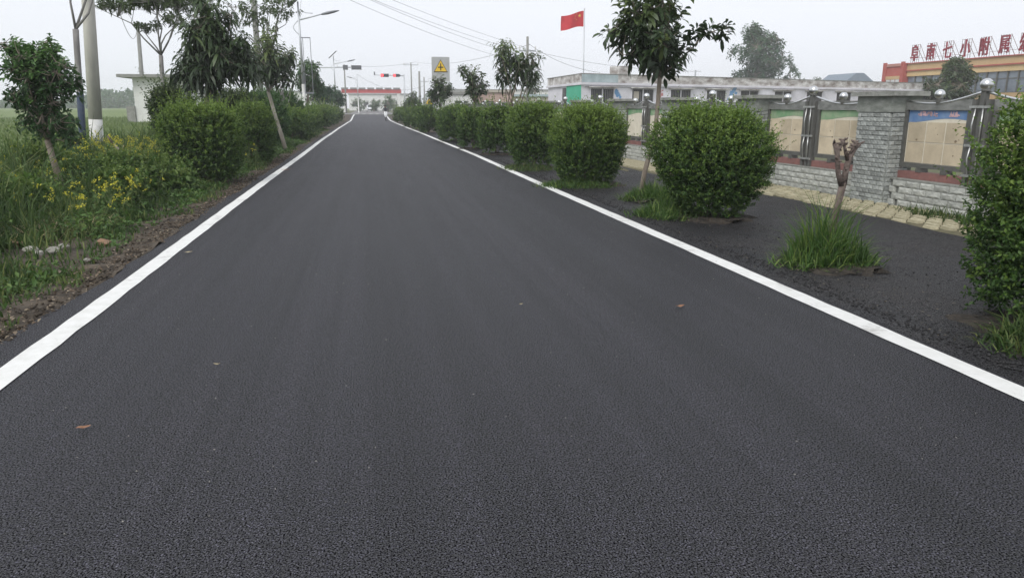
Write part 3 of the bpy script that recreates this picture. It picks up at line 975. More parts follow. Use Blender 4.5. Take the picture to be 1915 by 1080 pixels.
def tree(label, base, trunk, blobs, leaf, per, seed, name='roadside_tree', m='leaf_dark', bark='bark', group='roadside trees', aspect=0.27, droop=0.45,
         limbs=7, young=0.3, rmin=0.006, spread=0.9, cat='tree', bark_part=None, fork=None, small=False):
    """trunk: [(x,y,z,r)...] world; blobs: [(cx,cy,cz,rx,ry,rz,tips)...]; a rosette of `per` leaves at every twig tip."""
    rng = np.random.default_rng(seed)
    t = thing(name, base, label, cat, group)
    tips = []
    for cx, cy, cz, rx, ry, rz, n in blobs:
        u = unit(rng.normal(size=(n, 3)))
        r = rng.uniform(0.12, 1.0, n)**0.55
        tips.append(np.array([cx, cy, cz]) + u*r[:, None]*np.array([rx, ry, rz]))
    tips = np.concatenate(tips)
    tb = MB()
    tb.tube([p[:3] for p in trunk], [p[3] for p in trunk], 9)
    tb.build('trunk', M[bark], t, smooth=True)
    top = Vector(trunk[-1][:3]); rt = trunk[-1][3]
    br = MB()
    # main limbs to widely spaced tips, twigs from the nearest limb point
    idx = [int(rng.integers(len(tips)))]
    dm = np.linalg.norm(tips - tips[idx[0]], axis=1)
    while len(idx) < min(limbs, len(tips)):
        j = int(dm.argmax()); idx.append(j)
        dm = np.minimum(dm, np.linalg.norm(tips - tips[j], axis=1))
    nodes = []
    starts = [Vector(f) for f in (fork or [])] or [top]
    for j in idx:
        e = Vector(tips[j])
        s = min(starts, key=lambda q: (q - e).length)
        path, rad = [], []
        for i in range(6):
            u = i/5
            p = s.lerp(e, u) + Vector((0, 0, 0.12*(e - s).length*math.sin(u*math.pi)))
            if 0 < i < 5: p += Vector(rng.normal(0, 0.03*(e-s).length, 3))
            path.append(p); rad.append(max(rt*0.5*(1-u)**1.3 + rmin*u, rmin))
            if i >= 1: nodes.append((p, rad[-1]))
        br.tube(path, rad, 6)
    NP = np.array([q[0] for q in nodes])
    for j, e in enumerate(tips):
        if j in idx: continue
        k = int(np.linalg.norm(NP - e, axis=1).argmin())
        s = Vector(NP[k]); e_ = Vector(e)
        mid = s.lerp(e_, 0.5) + Vector((0, 0, -0.04))
        br.tube([s, mid, e_], [min(nodes[k][1]*0.7, 0.02), rmin*1.1, rmin*0.7], 4, caps=False)
    br.build('branches', M[bark], t, smooth=True)
    nt = len(tips)
    cen = tips.mean(0)
    outw = unit(tips - cen + rng.normal(0, 0.2, (nt, 3)))
    ax = unit(outw*0.6 + np.array([0, 0, 0.75]) + rng.normal(0, .25, (nt, 3)))
    AX = np.repeat(ax, per, axis=0)
    N_ = nt*per
    rv = unit(np.cross(AX, rng.normal(size=(N_, 3))))
    lift = np.tile(np.linspace(-0.35, 0.85, per), nt) + rng.normal(0, .15, N_)
    d = unit(rv*spread + AX*lift[:, None])
    along = np.tile(np.linspace(-1.0, 0.12, per), nt)
    basep = np.repeat(tips, per, axis=0) + AX*(along*leaf*0.75)[:, None] + rng.normal(0, leaf*0.10, (N_, 3))
    Ln = leaf*rng.uniform(0.65, 1.2, N_)*np.tile(np.linspace(1.1, 0.7, per), nt)
    nrm = unit(AX + rng.normal(0, .3, (N_, 3)))
    f_ = leaf_arrays if small else long_leaf_arrays
    V, T = f_(basep, d, nrm, Ln, Ln*aspect*rng.uniform(.85, 1.15, N_), droop=droop)
    rs = np.repeat(rng.normal(0, 0.10, nt) + young*np.clip(outw[:, 2], -0.3, 1), per)  # crown top paler, underside darker: fresh leaves plus light put into the tint
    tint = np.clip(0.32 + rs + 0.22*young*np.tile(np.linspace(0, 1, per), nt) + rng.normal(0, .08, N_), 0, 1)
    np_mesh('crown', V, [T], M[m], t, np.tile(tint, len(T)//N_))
    return t


# hedge on the right of the road, near to far
H = 'clipped hedge bushes beside the road'
bush('leafy bush with weeds at its foot, cut off by the frame edge, nearest of all', 4.80, 4.22, 0.62, 0.60, 1.60, 44000, 0.029, 101, taper=0.95, lift=0.0, ragged=0.16, young=0.6)
bush('large round bush on a narrow foot between stump tuft and slanting tree', 4.66, 9.75, 0.72, 0.70, 1.56, 56000, 0.028, 102, taper=0.46, box=0.25, ragged=0.30, young=0.7, lift=0.02)
bush('round bush with pale fresh top standing past the slanting tree', 4.30, 14.5, 0.70, 0.68, 1.53, 42000, 0.031, 103, taper=0.6, box=0.3, young=0.85, ragged=0.24, lift=0.02)
bush('dense square-shouldered bush, third in line past the slanting tree counting the stump side', 4.13, 18.9, 0.62, 0.62, 1.56, 30000, 0.036, 104, taper=0.72, box=0.55, young=0.7)
bush('bush with a straw-dry flank beside the many-stemmed tree', 4.14, 24.6, 0.52, 0.55, 1.42, 10000, 0.055, 105, taper=0.8, box=0.5)
bush('slim bush with bare brown lower side close to the white line', 3.80, 27.9, 0.44, 0.55, 1.38, 7000, 0.058, 106, taper=0.8, box=0.5)
bush('broad merged bush below the small wall-side loquat tree', 3.92, 34.5, 0.72, 1.6, 1.46, 12000, 0.065, 107, taper=0.85, box=0.6)
bush('bush in front of the warning sign tree', 3.66, 46.5, 0.56, 0.9, 1.32, 5000, 0.085, 108, taper=0.9, box=0.6)
bush('bush just past the warning sign, on the bend side', 3.62, 52.5, 0.5, 0.8, 1.3, 4000, 0.09, 109, taper=0.9, box=0.6)
bush('small dark bush where the right white line starts to curve', 3.50, 60.5, 0.6, 1.0, 1.2, 4000, 0.10, 110, taper=0.9, box=0.6)
bush('farthest bush on the scooter side of the road', 3.45, 78.0, 0.55, 1.6, 1.22, 4000, 0.11, 111, taper=0.9, box=0.6)
# hedge on the left
bush('big spreading bush behind the yellow flowers, nearest hedge bush on the wheat side', -3.32, 16.4, 0.74, 0.72, 1.52, 40000, 0.037, 121, taper=0.85, box=0.45, ragged=0.13, young=0.7)
bush('square bush touching the big spreading bush, next to the leaning pale stake', -3.12, 22.2, 0.50, 0.62, 1.55, 20000, 0.042, 122, taper=0.82, box=0.5, young=0.6)
for k, (yy, rx_, hh, lab) in enumerate([
        (36.5, 0.78, 1.32, 'low hedge bush first past the leaning pale trunk on the wheat side'),
        (41.5, 0.66, 1.36, 'low hedge bush in front of the tall white lamp post foot'),
        (47.0, 0.80, 1.34, 'low hedge bush just past the tall white lamp post'),
        (54.0, 0.85, 1.42, 'low hedge bush below the dense green tree past the lamp post'),
        (62.0, 0.85, 1.38, 'low hedge bush below the greyish trees on the wheat side'),
        (71.0, 0.85, 1.34, 'low hedge bush before the farther solar lamp'),
        (82.0, 0.9, 1.3, 'last low hedge bush where the left white line curves')]):
    bush(lab, -3.45 + 0.008*yy*0, yy, rx_, 1.6 if yy > 50 else 1.2, hh, 7000 if yy < 50 else 4500, 0.07 if yy < 50 else 0.10, 130 + k, taper=0.9, box=0.55, young=0.6)
    if yy == 47.0: pass

# weedy clumps in the verge
for k, (wx, wy, wr, wh, lab) in enumerate([
        (-4.35, 14.6, .42, .62, 'dark leafy weed clump just behind the young forked tree'),
        (-5.55, 14.2, .50, .80, 'tall weed clump left of the young forked tree, against the wheat'),
        (-3.95, 12.9, .34, .46, 'low broad-leaved weed clump on the road side of the young forked tree'),
        (-4.75, 11.3, .40, .42, 'spreading weed clump nearest the rubble'),
        (-3.55, 14.4, .30, .36, 'small weed clump between young tree and asphalt'),
        (-6.3, 17.5, .6, .85, 'weed clump at the foot of the blue painted trunk'),
        (-3.9, 15.3, .36, .52, 'weed clump at the near side of the big spreading bush')]):
    bush(lab, wx, wy, wr, wr, wh, 2600, 0.05, 160 + k, taper=0.9, box=0.2, lift=0.0, name='weed_clump', cat='weeds', group='weed clumps in the verge', m='grass_rich', young=0.55, ragged=0.45, stems=3)

# soil rings where plants break the asphalt, darkened to add contact shade
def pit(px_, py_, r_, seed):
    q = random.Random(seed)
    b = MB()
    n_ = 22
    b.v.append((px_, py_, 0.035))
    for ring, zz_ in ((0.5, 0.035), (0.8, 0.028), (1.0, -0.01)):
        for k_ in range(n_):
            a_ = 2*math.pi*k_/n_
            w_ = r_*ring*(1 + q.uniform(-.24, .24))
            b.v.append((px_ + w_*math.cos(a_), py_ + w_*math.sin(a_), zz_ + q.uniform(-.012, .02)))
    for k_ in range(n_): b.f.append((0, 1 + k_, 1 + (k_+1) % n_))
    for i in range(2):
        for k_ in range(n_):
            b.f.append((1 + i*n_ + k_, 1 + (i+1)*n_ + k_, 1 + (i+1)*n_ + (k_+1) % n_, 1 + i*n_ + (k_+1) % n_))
    o_ = b.build('soil_shade_ring', M['pit_soil_shade'])
    o_['kind'] = 'structure'


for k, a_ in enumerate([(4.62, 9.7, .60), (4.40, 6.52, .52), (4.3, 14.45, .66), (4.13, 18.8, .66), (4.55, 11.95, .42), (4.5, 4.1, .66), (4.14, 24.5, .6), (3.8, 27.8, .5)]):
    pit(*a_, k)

# grass tufts on the asphalt
tuft('tall green grass tuft round the pruned stump', 4.36, 6.50, 0.42, 0.32, 0.88, 1500, 201)
tuft('weedy grass clump at the foot of the slanting tree', 4.62, 11.9, 0.42, 0.36, 0.42, 1500, 202)
tuft('grass and weeds growing out under the large round bush', 4.15, 10.0, 0.45, 0.45, 0.34, 1500, 203)
tuft('rank grass under the bush at the frame edge', 4.22, 3.85, 0.34, 0.28, 0.45, 900, 204, m='grass')
tuft('dusty grass clump against the foot of the stone wall', 7.35, 13.7, 0.35, 0.40, 0.42, 900, 205, m='grass')
tuft('thin weeds along the wall foot past the near pillar', 7.75, 9.0, 0.14, 0.8, 0.22, 500, 206, m='grass')
tuft('short grass at the foot of the round fresh-topped bush', 4.0, 14.2, 0.7, 0.5, 0.24, 1200, 207)
tuft('grass fringe under the square-shouldered bush', 3.9, 18.4, 0.6, 0.8, 0.22, 900, 208, m='grass')

# pruned stump with knobbly fork
t = thing('pruned_tree_stump', (4.47, 6.6, 0), 'pruned reddish tree stump with knobbly fork standing in the grass tuft', 'tree stump')
b = MB()
b.tube([(4.45, 6.6, -0.05), (4.46, 6.6, 0.30), (4.50, 6.6, 0.60), (4.53, 6.6, 0.78)], [0.042, 0.036, 0.032, 0.036], 10)
b.build('trunk', M['bark_red'], t, smooth=True)
for pts, rad in (([(4.52, 6.6, .76), (4.465, 6.6, .88), (4.43, 6.58, 1.0), (4.415, 6.58, 1.10), (4.37, 6.57, 1.165)], [.036, .025, .022, .028, .018]),
                 ([(4.53, 6.6, .76), (4.555, 6.61, .92), (4.58, 6.62, 1.03), (4.63, 6.62, 1.11), (4.68, 6.62, 1.15)], [.036, .028, .03, .024, .016]),
                 ([(4.56, 6.61, 1.0), (4.52, 6.6, 1.08), (4.50, 6.6, 1.14)], [.02, .017, .012]),
                 ([(4.42, 6.58, 1.08), (4.45, 6.57, 1.15), (4.46, 6.56, 1.19)], [.02, .017, .013]),
                 ([(4.58, 6.62, 1.03), (4.60, 6.6, 1.12), (4.60, 6.6, 1.17)], [.018, .016, .012])):
    b = MB().tube(pts, rad, 8)
    r = random.Random(len(pts)*7 + int(pts[0][0]*1000))
    for k in range(8):
        p = Vector(pts[r.randrange(1, len(pts))])
        d_ = Vector((r.uniform(-1, 1), r.uniform(-.8, .8), r.uniform(-.2, .9))).normalized()
        L_ = r.uniform(.03, .06)
        b.tube([p, p + d_*L_*.6, p + d_*L_], [.013, .011, .006], 6)
    b.build('limb', M['bark_red'], t, smooth=True)

# trees on the right
tree('slanting loquat tree with large dark leaves and one long side branch', (4.5, 12.0, 0),
     [(4.47, 12.0, -0.05, .048), (4.52, 12.0, 0.4, .042), (4.63, 12.0, 0.85, .038), (4.69, 12.0, 1.2, .036), (4.71, 12.0, 1.62, .034), (4.72, 12.0, 1.98, .036)],
     [(4.36, 12.0, 2.72, .52, .55, .52, 48), (4.72, 12.0, 2.62, .55, .6, .52, 44), (4.9, 12.1, 2.42, .42, .5, .34, 22), (4.55, 12.0, 3.35, .62, .6, .5, 46),
      (4.05, 12.0, 2.72, .36, .4, .24, 16), (5.45, 12.0, 2.72, .18, .16, .10, 5), (5.74, 11.95, 2.76, .13, .12, .10, 4), (4.75, 12.0, 2.12, .30, .2, .10, 5)],
     0.21, 13, 301, group='loquat trees by the wall', limbs=10, aspect=0.28, droop=0.32, young=0.6)
tree('open many-stemmed tree with drooping leaves behind the hedge', (4.75, 25, 0),
     [(4.75, 25, -.05, .06), (4.78, 25, .6, .055), (4.80, 25, 1.05, .05)],
     [(4.45, 25, 3.25, .42, .5, .46, 34), (5.05, 25, 2.95, .45, .5, .5, 36), (5.5, 25, 2.9, .30, .4, .42, 18), (4.55, 25, 2.55, .42, .4, .42, 22), (5.2, 25, 2.45, .4, .4, .3, 14)],
     0.24, 10, 302, group='loquat trees by the wall', limbs=9, aspect=0.24, droop=0.75, young=0.45, fork=[(4.80, 25, 1.05), (4.74, 25, 1.2)])
tree('small loquat tree with upright crown before the pink house', (4.55, 33, 0),
     [(4.5, 33, -.05, .05), (4.55, 33, .9, .045), (4.58, 33, 1.65, .045)],
     [(4.7, 33, 2.35, .55, .5, .62, 50), (4.45, 33, 2.95, .5, .5, .40, 26), (4.08, 33, 3.05, .22, .2, .16, 8)],
     0.24, 10, 303, group='loquat trees by the wall', aspect=0.3, droop=0.3)
tree('compact dark tree covering the foot of the warning sign', (4.38, 46, 0),
     [(4.3, 46, -.05, .06), (4.34, 46, 1.0, .05), (4.36, 46, 1.6, .05)],
     [(4.35, 46, 2.45, .72, .6, .75, 70), (4.3, 46, 3.05, .45, .5, .38, 22), (4.9, 46, 2.6, .3, .3, .4, 12), (3.75, 46, 2.3, .3, .3, .3, 10)],
     0.27, 10, 304, group='loquat trees by the wall', aspect=0.32, droop=0.3)
tree('small round dark tree near the crossroads on the scooter side', (4.1, 68, 0),
     [(4.0, 68, -.05, .06), (4.05, 68, 1.3, .05)],
     [(4.1, 68, 2.25, .55, .6, .6, 40), (3.55, 68, 1.75, .4, .4, .4, 18), (4.6, 68, 1.8, .3, .3, .35, 14)],
     0.34, 9, 305, group='loquat trees by the wall', aspect=0.34, droop=0.3)
# trees on the left
G2 = 'trees along the wheat field'
tree('young tree with dense dark green crown and bare forked stem by the rape flowers', (-4.86, 13.1, 0),
     [(-4.84, 13.1, -.05, .06), (-4.83, 13.1, .30, .052), (-4.90, 13.1, .75, .045), (-4.93, 13.1, 1.0, .05)],
     [(-5.0, 13.1, 2.15, .48, .45, .38, 190), (-4.65, 13.1, 1.95, .36, .4, .45, 120), (-5.05, 13.1, 1.65, .38, .4, .34, 100), (-4.85, 13.1, 1.26, .50, .4, .24, 70), (-4.55, 13.1, 1.15, .2, .25, .3, 22), (-5.22, 13.1, 2.4, .2, .2, .12, 14), (-4.75, 13.1, 2.42, .2, .2, .14, 16)],
     0.105, 11, 311, group=G2, m='leaf_sap', limbs=11, aspect=0.42, droop=0.25, young=0.45, small=True)
blue_tree = tree('tall thin tree with forked bare stem and blue painted lower trunk', (-7.12, 21, 0),
     [(-7.15, 21, -.05, .085), (-7.10, 21, .6, .08), (-7.02, 21, 1.7, .075), (-6.95, 21, 2.9, .07), (-6.92, 21, 3.35, .07)],
     [(-7.1, 21, 5.4, .8, .8, .7, 40), (-6.4, 21, 5.2, .8, .8, .8, 40), (-6.7, 21, 5.9, .9, .9, .5, 40)],
     0.16, 9, 312, group=G2, m='leaf_light', bark='bark_grey', limbs=3, fork=[(-6.92, 21, 3.35)], small=True, aspect=0.4)
o = MB().tube([(-7.145, 21, 0.0), (-7.10, 21, .6), (-7.01, 21, 1.85)], [.089, .085, .080], 12).build('painted_band', M['blue_band'], blue_tree, smooth=True)
tree('feathery tree with flat spreading crown above the white hut', (-6.0, 25, 0),
     [(-6.02, 25, -.05, .085), (-6.0, 25, 1.5, .075), (-6.0, 25, 2.6, .065), (-5.98, 25, 3.0, .06)],
     [(-6.9, 25, 4.45, 1.0, .9, .16, 80), (-5.9, 25, 4.6, 1.0, .9, .22, 90), (-5.0, 25, 4.5, .9, .9, .26, 70), (-6.2, 25, 3.85, .45, .5, .12, 20), (-5.3, 24.6, 4.0, .5, .5, .3, 30), (-5.6, 25, 5.1, 1.3, 1.0, .4, 70)],
     0.14, 12, 313, group=G2, m='leaf_light', bark='bark_grey', limbs=7, aspect=0.34, droop=0.3, small=True)
tree('heavy dark loquat tree with drooping long leaves behind the big bush', (-3.8, 19.3, 0),
     [(-3.95, 19.3, -.05, .07), (-3.9, 19.3, .9, .062), (-3.75, 19.3, 1.5, .058), (-3.6, 19.3, 1.95, .06)],
     [(-3.75, 19.3, 2.45, .62, .6, .48, 110), (-3.1, 19.3, 2.75, .62, .6, .58, 110), (-3.6, 19.3, 3.2, .6, .6, .45, 80), (-2.75, 19.3, 2.45, .36, .4, .3, 24), (-4.05, 19.3, 2.45, .30, .4, .38, 22), (-3.3, 19.3, 3.75, .5, .5, .4, 36)],
     0.25, 12, 314, group=G2, limbs=10, aspect=0.24, droop=0.75, young=0.18)
tree('leaning pale-trunked tree with yellowish leaf tips', (-2.95, 28, 0),
     [(-2.86, 28, -.05, .075), (-2.98, 28, .5, .07), (-3.15, 28, 1.2, .065), (-3.32, 28, 2.0, .06)],
     [(-3.1, 28, 2.75, .75, .7, .48, 80), (-3.5, 28, 3.3, .6, .7, .5, 60), (-2.75, 28, 3.2, .5, .6, .42, 44), (-3.2, 28, 3.8, .45, .5, .35, 24)],
     0.26, 10, 315, group=G2, bark='bark_light', limbs=9, aspect=0.26, droop=0.5, young=0.62)
tree('tall thin tree with airy light leaves rising over the dark loquat tree', (-3.8, 32, 0),
     [(-3.8, 32, -.05, .09), (-3.8, 32, 2.0, .08), (-3.75, 32, 3.4, .07)],
     [(-3.7, 32, 5.2, 1.1, 1.0, .8, 50), (-2.9, 32, 5.6, .8, .8, .7, 34), (-4.4, 32, 4.9, .8, .8, .7, 34)],
     0.17, 9, 316, group=G2, m='leaf_light', bark='bark_grey', limbs=10, aspect=0.4, small=True)
tree('slim bare-stemmed tree behind the leaning pale trunk', (-3.9, 38, 0),
     [(-3.9, 38, -.05, .06), (-3.9, 38, 1.3, .05)],
     [(-4.0, 38, 3.2, .8, .8, .9, 30), (-3.4, 38, 3.4, .6, .7, .8, 26)],
     0.16, 7, 317, group=G2, m='leaf_light', bark='bark_grey', limbs=12, aspect=0.4, small=True)
tree('dense bright green tree just past the tall lamp post', (-3.6, 51, 0),
     [(-3.7, 51, -.05, .08), (-3.7, 51, 1.6, .07)],
     [(-3.5, 51, 3.7, .85, .9, .95, 110), (-3.2, 51, 2.9, .6, .6, .6, 50), (-3.9, 51, 3.0, .5, .6, .6, 34)],
     0.26, 9, 318, group=G2, m='leaf_sap', limbs=8, aspect=0.4, small=True)
tree('loose greyish tree before the farther solar lamp', (-3.9, 66, 0),
     [(-3.9, 66, -.05, .08), (-3.9, 66, 1.3, .07)],
     [(-4.0, 66, 2.9, 1.0, 1.0, .9, 90), (-3.2, 66, 2.6, .8, .9, .8, 60)],
     0.28, 9, 319, group=G2, m='leaf_far', limbs=8, aspect=0.42, small=True)
tree('low greyish tree beside the red gate, beyond the hedge end', (-3.6, 80, 0),
     [(-3.6, 80, -.05, .08), (-3.6, 80, 1.2, .07)],
     [(-3.4, 80, 2.7, 1.1, 1.0, .9, 90), (-2.6, 80, 2.3, .7, .9, .7, 50)],
     0.32, 9, 320, group=G2, m='leaf_far', limbs=8, aspect=0.42, small=True)
# shrubs behind the left hedge
bush('round dark standard shrub on a stem beside the white hut', -4.66, 20.0, 0.40, 0.42, 1.98, 9000, 0.06, 140, taper=0.6, box=0.1, lift=0.75, name='standard_shrub', cat='shrub', group='shrubs behind the hedge', m='leaf_dark', young=0.4, ragged=0.2, stems=5)
bush('dark shrub filling the gap under the heavy loquat tree', -3.9, 24.0, 0.8, 0.7, 1.95, 7000, 0.07, 141, taper=0.8, box=0.2, name='wild_shrub', cat='shrub', group='shrubs behind the hedge', m='leaf_dark', young=0.4, ragged=0.25)
bush('tall loose shrub behind the leaning pale trunk', -3.9, 30.5, 0.85, 0.8, 2.0, 7000, 0.075, 142, taper=0.8, box=0.2, name='wild_shrub', cat='shrub', group='shrubs behind the hedge', m='leaf_sap', young=0.35, ragged=0.25)
bush('bright leafy shrub just before the tall lamp post', -4.0, 39.0, 0.95, 0.8, 2.1, 6000, 0.085, 143, taper=0.8, box=0.2, name='wild_shrub', cat='shrub', group='shrubs behind the hedge', m='leaf_sap', young=0.4, ragged=0.25)
# ------------------------------------------------------------------ verge, wheat, flowers
rng = np.random.default_rng(77)


def patch_noise(x, y):
    return (np.sin(1.3*x + 0.7*y) + np.sin(2.1*y - 1.1*x + 1.0) + np.sin(0.6*y + 2.7*x + 2.0) + np.sin(3.3*x - 2.9*y))*0.25


# verge grass: sparse and short near the asphalt, tall against the field
n = 150000
yy = 3.5 + 52*rng.random(n)**1.9
xx = -2.50 - 5.0*rng.random(n)**0.95
pn = patch_noise(xx*1.6, yy*1.4)
dist = -2.45 - xx
keep = rng.random(n) < np.clip((dist - 0.16 + 0.45*pn)*2.2, 0.0, 1.0)
bare = (np.abs(xx + 3.3) < 0.55 + 0.2*pn) & (np.abs(yy - 8.5) < 0.8 + 0.4*pn) & (rng.random(n) < 0.8)
keep &= ~bare
xx, yy, pn, dist = xx[keep], yy[keep], pn[keep], dist[keep]
n = len(xx)
hh = (0.07 + 0.25*np.clip(dist - 0.45, 0, 2.0)*(0.75 + 0.9*pn + 0.25*np.sin(7*xx + 5*yy)))*rng.uniform(.4, 1.35, n) + 0.03
hh = np.where((xx < -4.0) & (rng.random(n) < 0.4), hh*1.35, hh)
pos = np.stack([xx, yy, np.full(n, -0.03)], 1)
wd = (0.009 + 0.0007*yy)*rng.uniform(.7, 1.6, n)
V, T = blades(pos, hh, wd, rng.uniform(.1, .8, n), rng)
tn = np.clip(rng.normal(0.36, .16, n) + 0.30*pn + np.where(rng.random(n) < .10, .4, 0), 0, 1)
tag(np_mesh('verge_grass', V, [T], M['grass'], None, np.tile(tn, 3)), 'mixed green verge grass between asphalt edge and wheat field', 'grass', kind='stuff')

# broad-leaved weeds in the verge
n = 90000
yy = 3.6 + 34*rng.random(n)**1.8
xx = -2.75 - 3.6*rng.random(n)
pn = patch_noise(xx*2.2 + 3, yy*1.9)
keep = (rng.random(n) < np.clip(0.34 + 0.9*pn, 0, 1)) & ((-2.5 - xx) > 0.25 - 0.3*pn) & ~((np.abs(xx + 3.3) < 0.5) & (np.abs(yy - 8.5) < 0.7))
xx, yy, pn = xx[keep], yy[keep], pn[keep]
n = len(xx)
zz = rng.random(n)*np.clip(0.08 + 0.20*(-2.9 - xx), 0.05, 0.55)*(0.6 + 0.6*np.clip(pn + .5, 0, 1.2))
d = unit(rng.normal(size=(n, 3))*np.array([1, 1, .5]) + np.array([0, 0, .25]))
Ln = rng.uniform(0.03, 0.085, n)*(1 + 0.02*yy)
V, T = leaf_arrays(np.stack([xx, yy, zz], 1), d, unit(rng.normal(0, .4, (n, 3)) + np.array([0, 0, 1.0])), Ln, Ln*rng.uniform(.3, .55, n))
tn = np.clip(rng.normal(0.42, .15, n) + .15*pn, 0, 1)
tag(np_mesh('verge_weeds', V, [T], M['grass_rich'], None, np.tile(tn, 2)), 'leafy weeds growing in patches through the verge grass', 'weeds', kind='stuff')

# flowering rape: thin branched stems with yellow heads
def rape(cx, cy, rx, ry, n, h, seed):
    r = np.random.default_rng(seed)
    sv, st = MB(), []
    heads = []
    lv = []
    for k in range(n):
        a, q = r.uniform(0, 2*np.pi), math.sqrt(r.random())
        x, y = cx + rx*q*math.cos(a), cy + ry*q*math.sin(a)
        hk = h*r.uniform(.6, 1.1)
        lx, ly = r.normal(0, .09, 2)
        p0, p1 = (x, y, -.03), (x + lx, y + ly, hk)
        heads.append(p1)
        sv.tube([p0, (x + lx*.4, y + ly*.4, hk*.6), p1], [.005, .004, .002], 3, caps=False)
        for j in range(r.integers(2, 5)):
            u = r.uniform(.45, .9)
            s = (x + lx*u, y + ly*u, hk*u)
            b_ = r.uniform(0, 2*np.pi); l_ = r.uniform(.08, .22)
            e = (s[0] + l_*.6*math.cos(b_), s[1] + l_*.6*math.sin(b_), s[2] + l_*.9)
            sv.tube([s, e], [.003, .0015], 3, caps=False)
            heads.append(e)
        for j in range(9):
            u = r.uniform(.05, .75)
            lv.append((x + lx*u, y + ly*u, hk*u))
    return sv, np.array(heads), np.array(lv)


SV, HD, LV = MB(), [], []
for args in [(-5.0, 17.6, 1.1, 2.0, 150, 0.85, 1), (-4.35, 16.2, .55, 1.1, 60, 0.75, 2), (-5.3, 12.6, 1.1, 2.0, 40, 0.62, 3), (-4.0, 12.3, .8, 1.3, 24, 0.46, 4),
             (-3.75, 11.0, .5, .8, 22, 0.34, 8), (-6.2, 14.5, 1.2, 3.0, 36, 0.75, 5), (-5.0, 10.2, 1.0, 1.0, 26, 0.5, 6), (-4.2, 21.5, .8, 2.0, 40, 0.7, 7), (-2.85, 19.9, .2, .7, 10, 0.6, 9)]:
    s_, h_, l_ = rape(*args)
    SV.poly(s_.v, s_.f); HD.append(h_); LV.append(l_)
HD = np.concatenate(HD); LV = np.concatenate(LV)
fr = thing('flowering_rape', (-5, 15, 0), 'yellow flowering rape plants massed along the wheat edge', 'flowers', kind='stuff')
SV.build('flower_stems', mat('rape_stem', (0.11, 0.16, 0.05), .8, var=(0.15, 0.2, 0.07), scale=9), fr)
hm = rng.random(len(HD)) < 0.38
HD2 = HD[hm]
k = 10
n = len(HD2)*k
bs = np.repeat(HD2, k, 0) + rng.normal(0, .016, (n, 3))
dd = unit(rng.normal(size=(n, 3)) + np.array([0, 0, .5]))
Ln = rng.uniform(.018, .036, n)
V, T = leaf_arrays(bs, dd, unit(rng.normal(size=(n, 3)) + np.array([0, 0, 1.])), Ln, Ln*.8)
np_mesh('petals', V, [T], M['yellow_petal'], fr, np.tile(np.clip(rng.normal(.45, .2, n), 0, 1), 2))
k = 2
n = len(LV)*k
dd = unit(rng.normal(size=(n, 3))*np.array([1, 1, .5]))
Ln = rng.uniform(.05, .13, n)
V, T = leaf_arrays(np.repeat(LV, k, 0), dd, unit(rng.normal(0, .4, (n, 3)) + np.array([0, 0, 1.])), Ln, Ln*.32, droop=.3)
np_mesh('leaves', V, [T], M['grass'], fr, np.tile(np.clip(rng.normal(.5, .16, n), 0, 1), 2))

# wheat: a rolling green mass with standing blades at its near side
ys = list(np.linspace(6, 60, 55)) + list(np.linspace(64, 300, 40))
b = MB()
rows = []
xs = [-5.6, -6.2, -6.9, -7.7, -8.6, -9.6, -11, -13, -16, -20, -26, -34, -46, -64, -90, -130, -190, -260]
rw = random.Random(9)
for y in ys:
    row = []
    for x in xs:
        t_ = min(max((-5.7 - x)/1.4, 0), 1)
        z = zgf(y) - 0.04 + t_*(0.52 + rw.uniform(-.05, .05))
        row.append(len(b.v)); b.v.append((x, y, z))
    rows.append(row)
for i in range(len(rows)-1):
    for k in range(len(xs)-1):
        b.f.append((rows[i][k+1], rows[i][k], rows[i+1][k], rows[i+1][k+1]))
wf = thing('wheat_field', (-30, 30, 0), 'green unripe wheat field stretching to the misty horizon', 'wheat field', kind='stuff')
b.build('wheat_mass', M['wheat_mass'], wf, smooth=True)
n = 90000
yy = 8 + 72*rng.random(n)**1.5
xx = -5.6 - (4 + yy*0.62)*rng.random(n)**1.3
pn = patch_noise(xx*.8, yy*.7)
t_ = np.clip((-5.5 - xx)/1.4, 0, 1)
base = zg(yy) + t_*0.34 - 0.02
hh = (0.34 + 0.06*pn)*rng.uniform(.7, 1.15, n)
wd = (0.007 + 0.0006*yy)*rng.uniform(.7, 1.3, n)
V, T = blades(np.stack([xx, yy, base], 1), hh, wd, rng.uniform(.05, .45, n), rng)
tn = np.clip(rng.normal(.5, .15, n) + .2*pn, 0, 1)
np_mesh('wheat_blades', V, [T], M['wheat'], wf, np.tile(tn, 3))

# rubble, broken brick, straw, stick, leaves
def rock(name, c, s, seed, m, label, cat, group):
    r = random.Random(seed)
    b = MB()
    for i in range(5):
        a = math.pi*(i + .5)/5
        for k in range(8):
            t_ = 2*math.pi*k/8
            q = 1 + r.uniform(-.22, .22)
            b.v.append((c[0] + s[0]*q*math.sin(a)*math.cos(t_), c[1] + s[1]*q*math.sin(a)*math.sin(t_), c[2] + s[2]*max(-.6, -math.cos(a))*(1 + r.uniform(-.1, .1))))
    for i in range(4):
        for k in range(8):
            b.f.append((i*8+k, i*8+(k+1) % 8, (i+1)*8+(k+1) % 8, (i+1)*8+k))
    b.f.append(tuple(reversed(range(8)))); b.f.append(tuple(32+k for k in range(8)))
    return tag(b.build(name, m), label, cat, group)


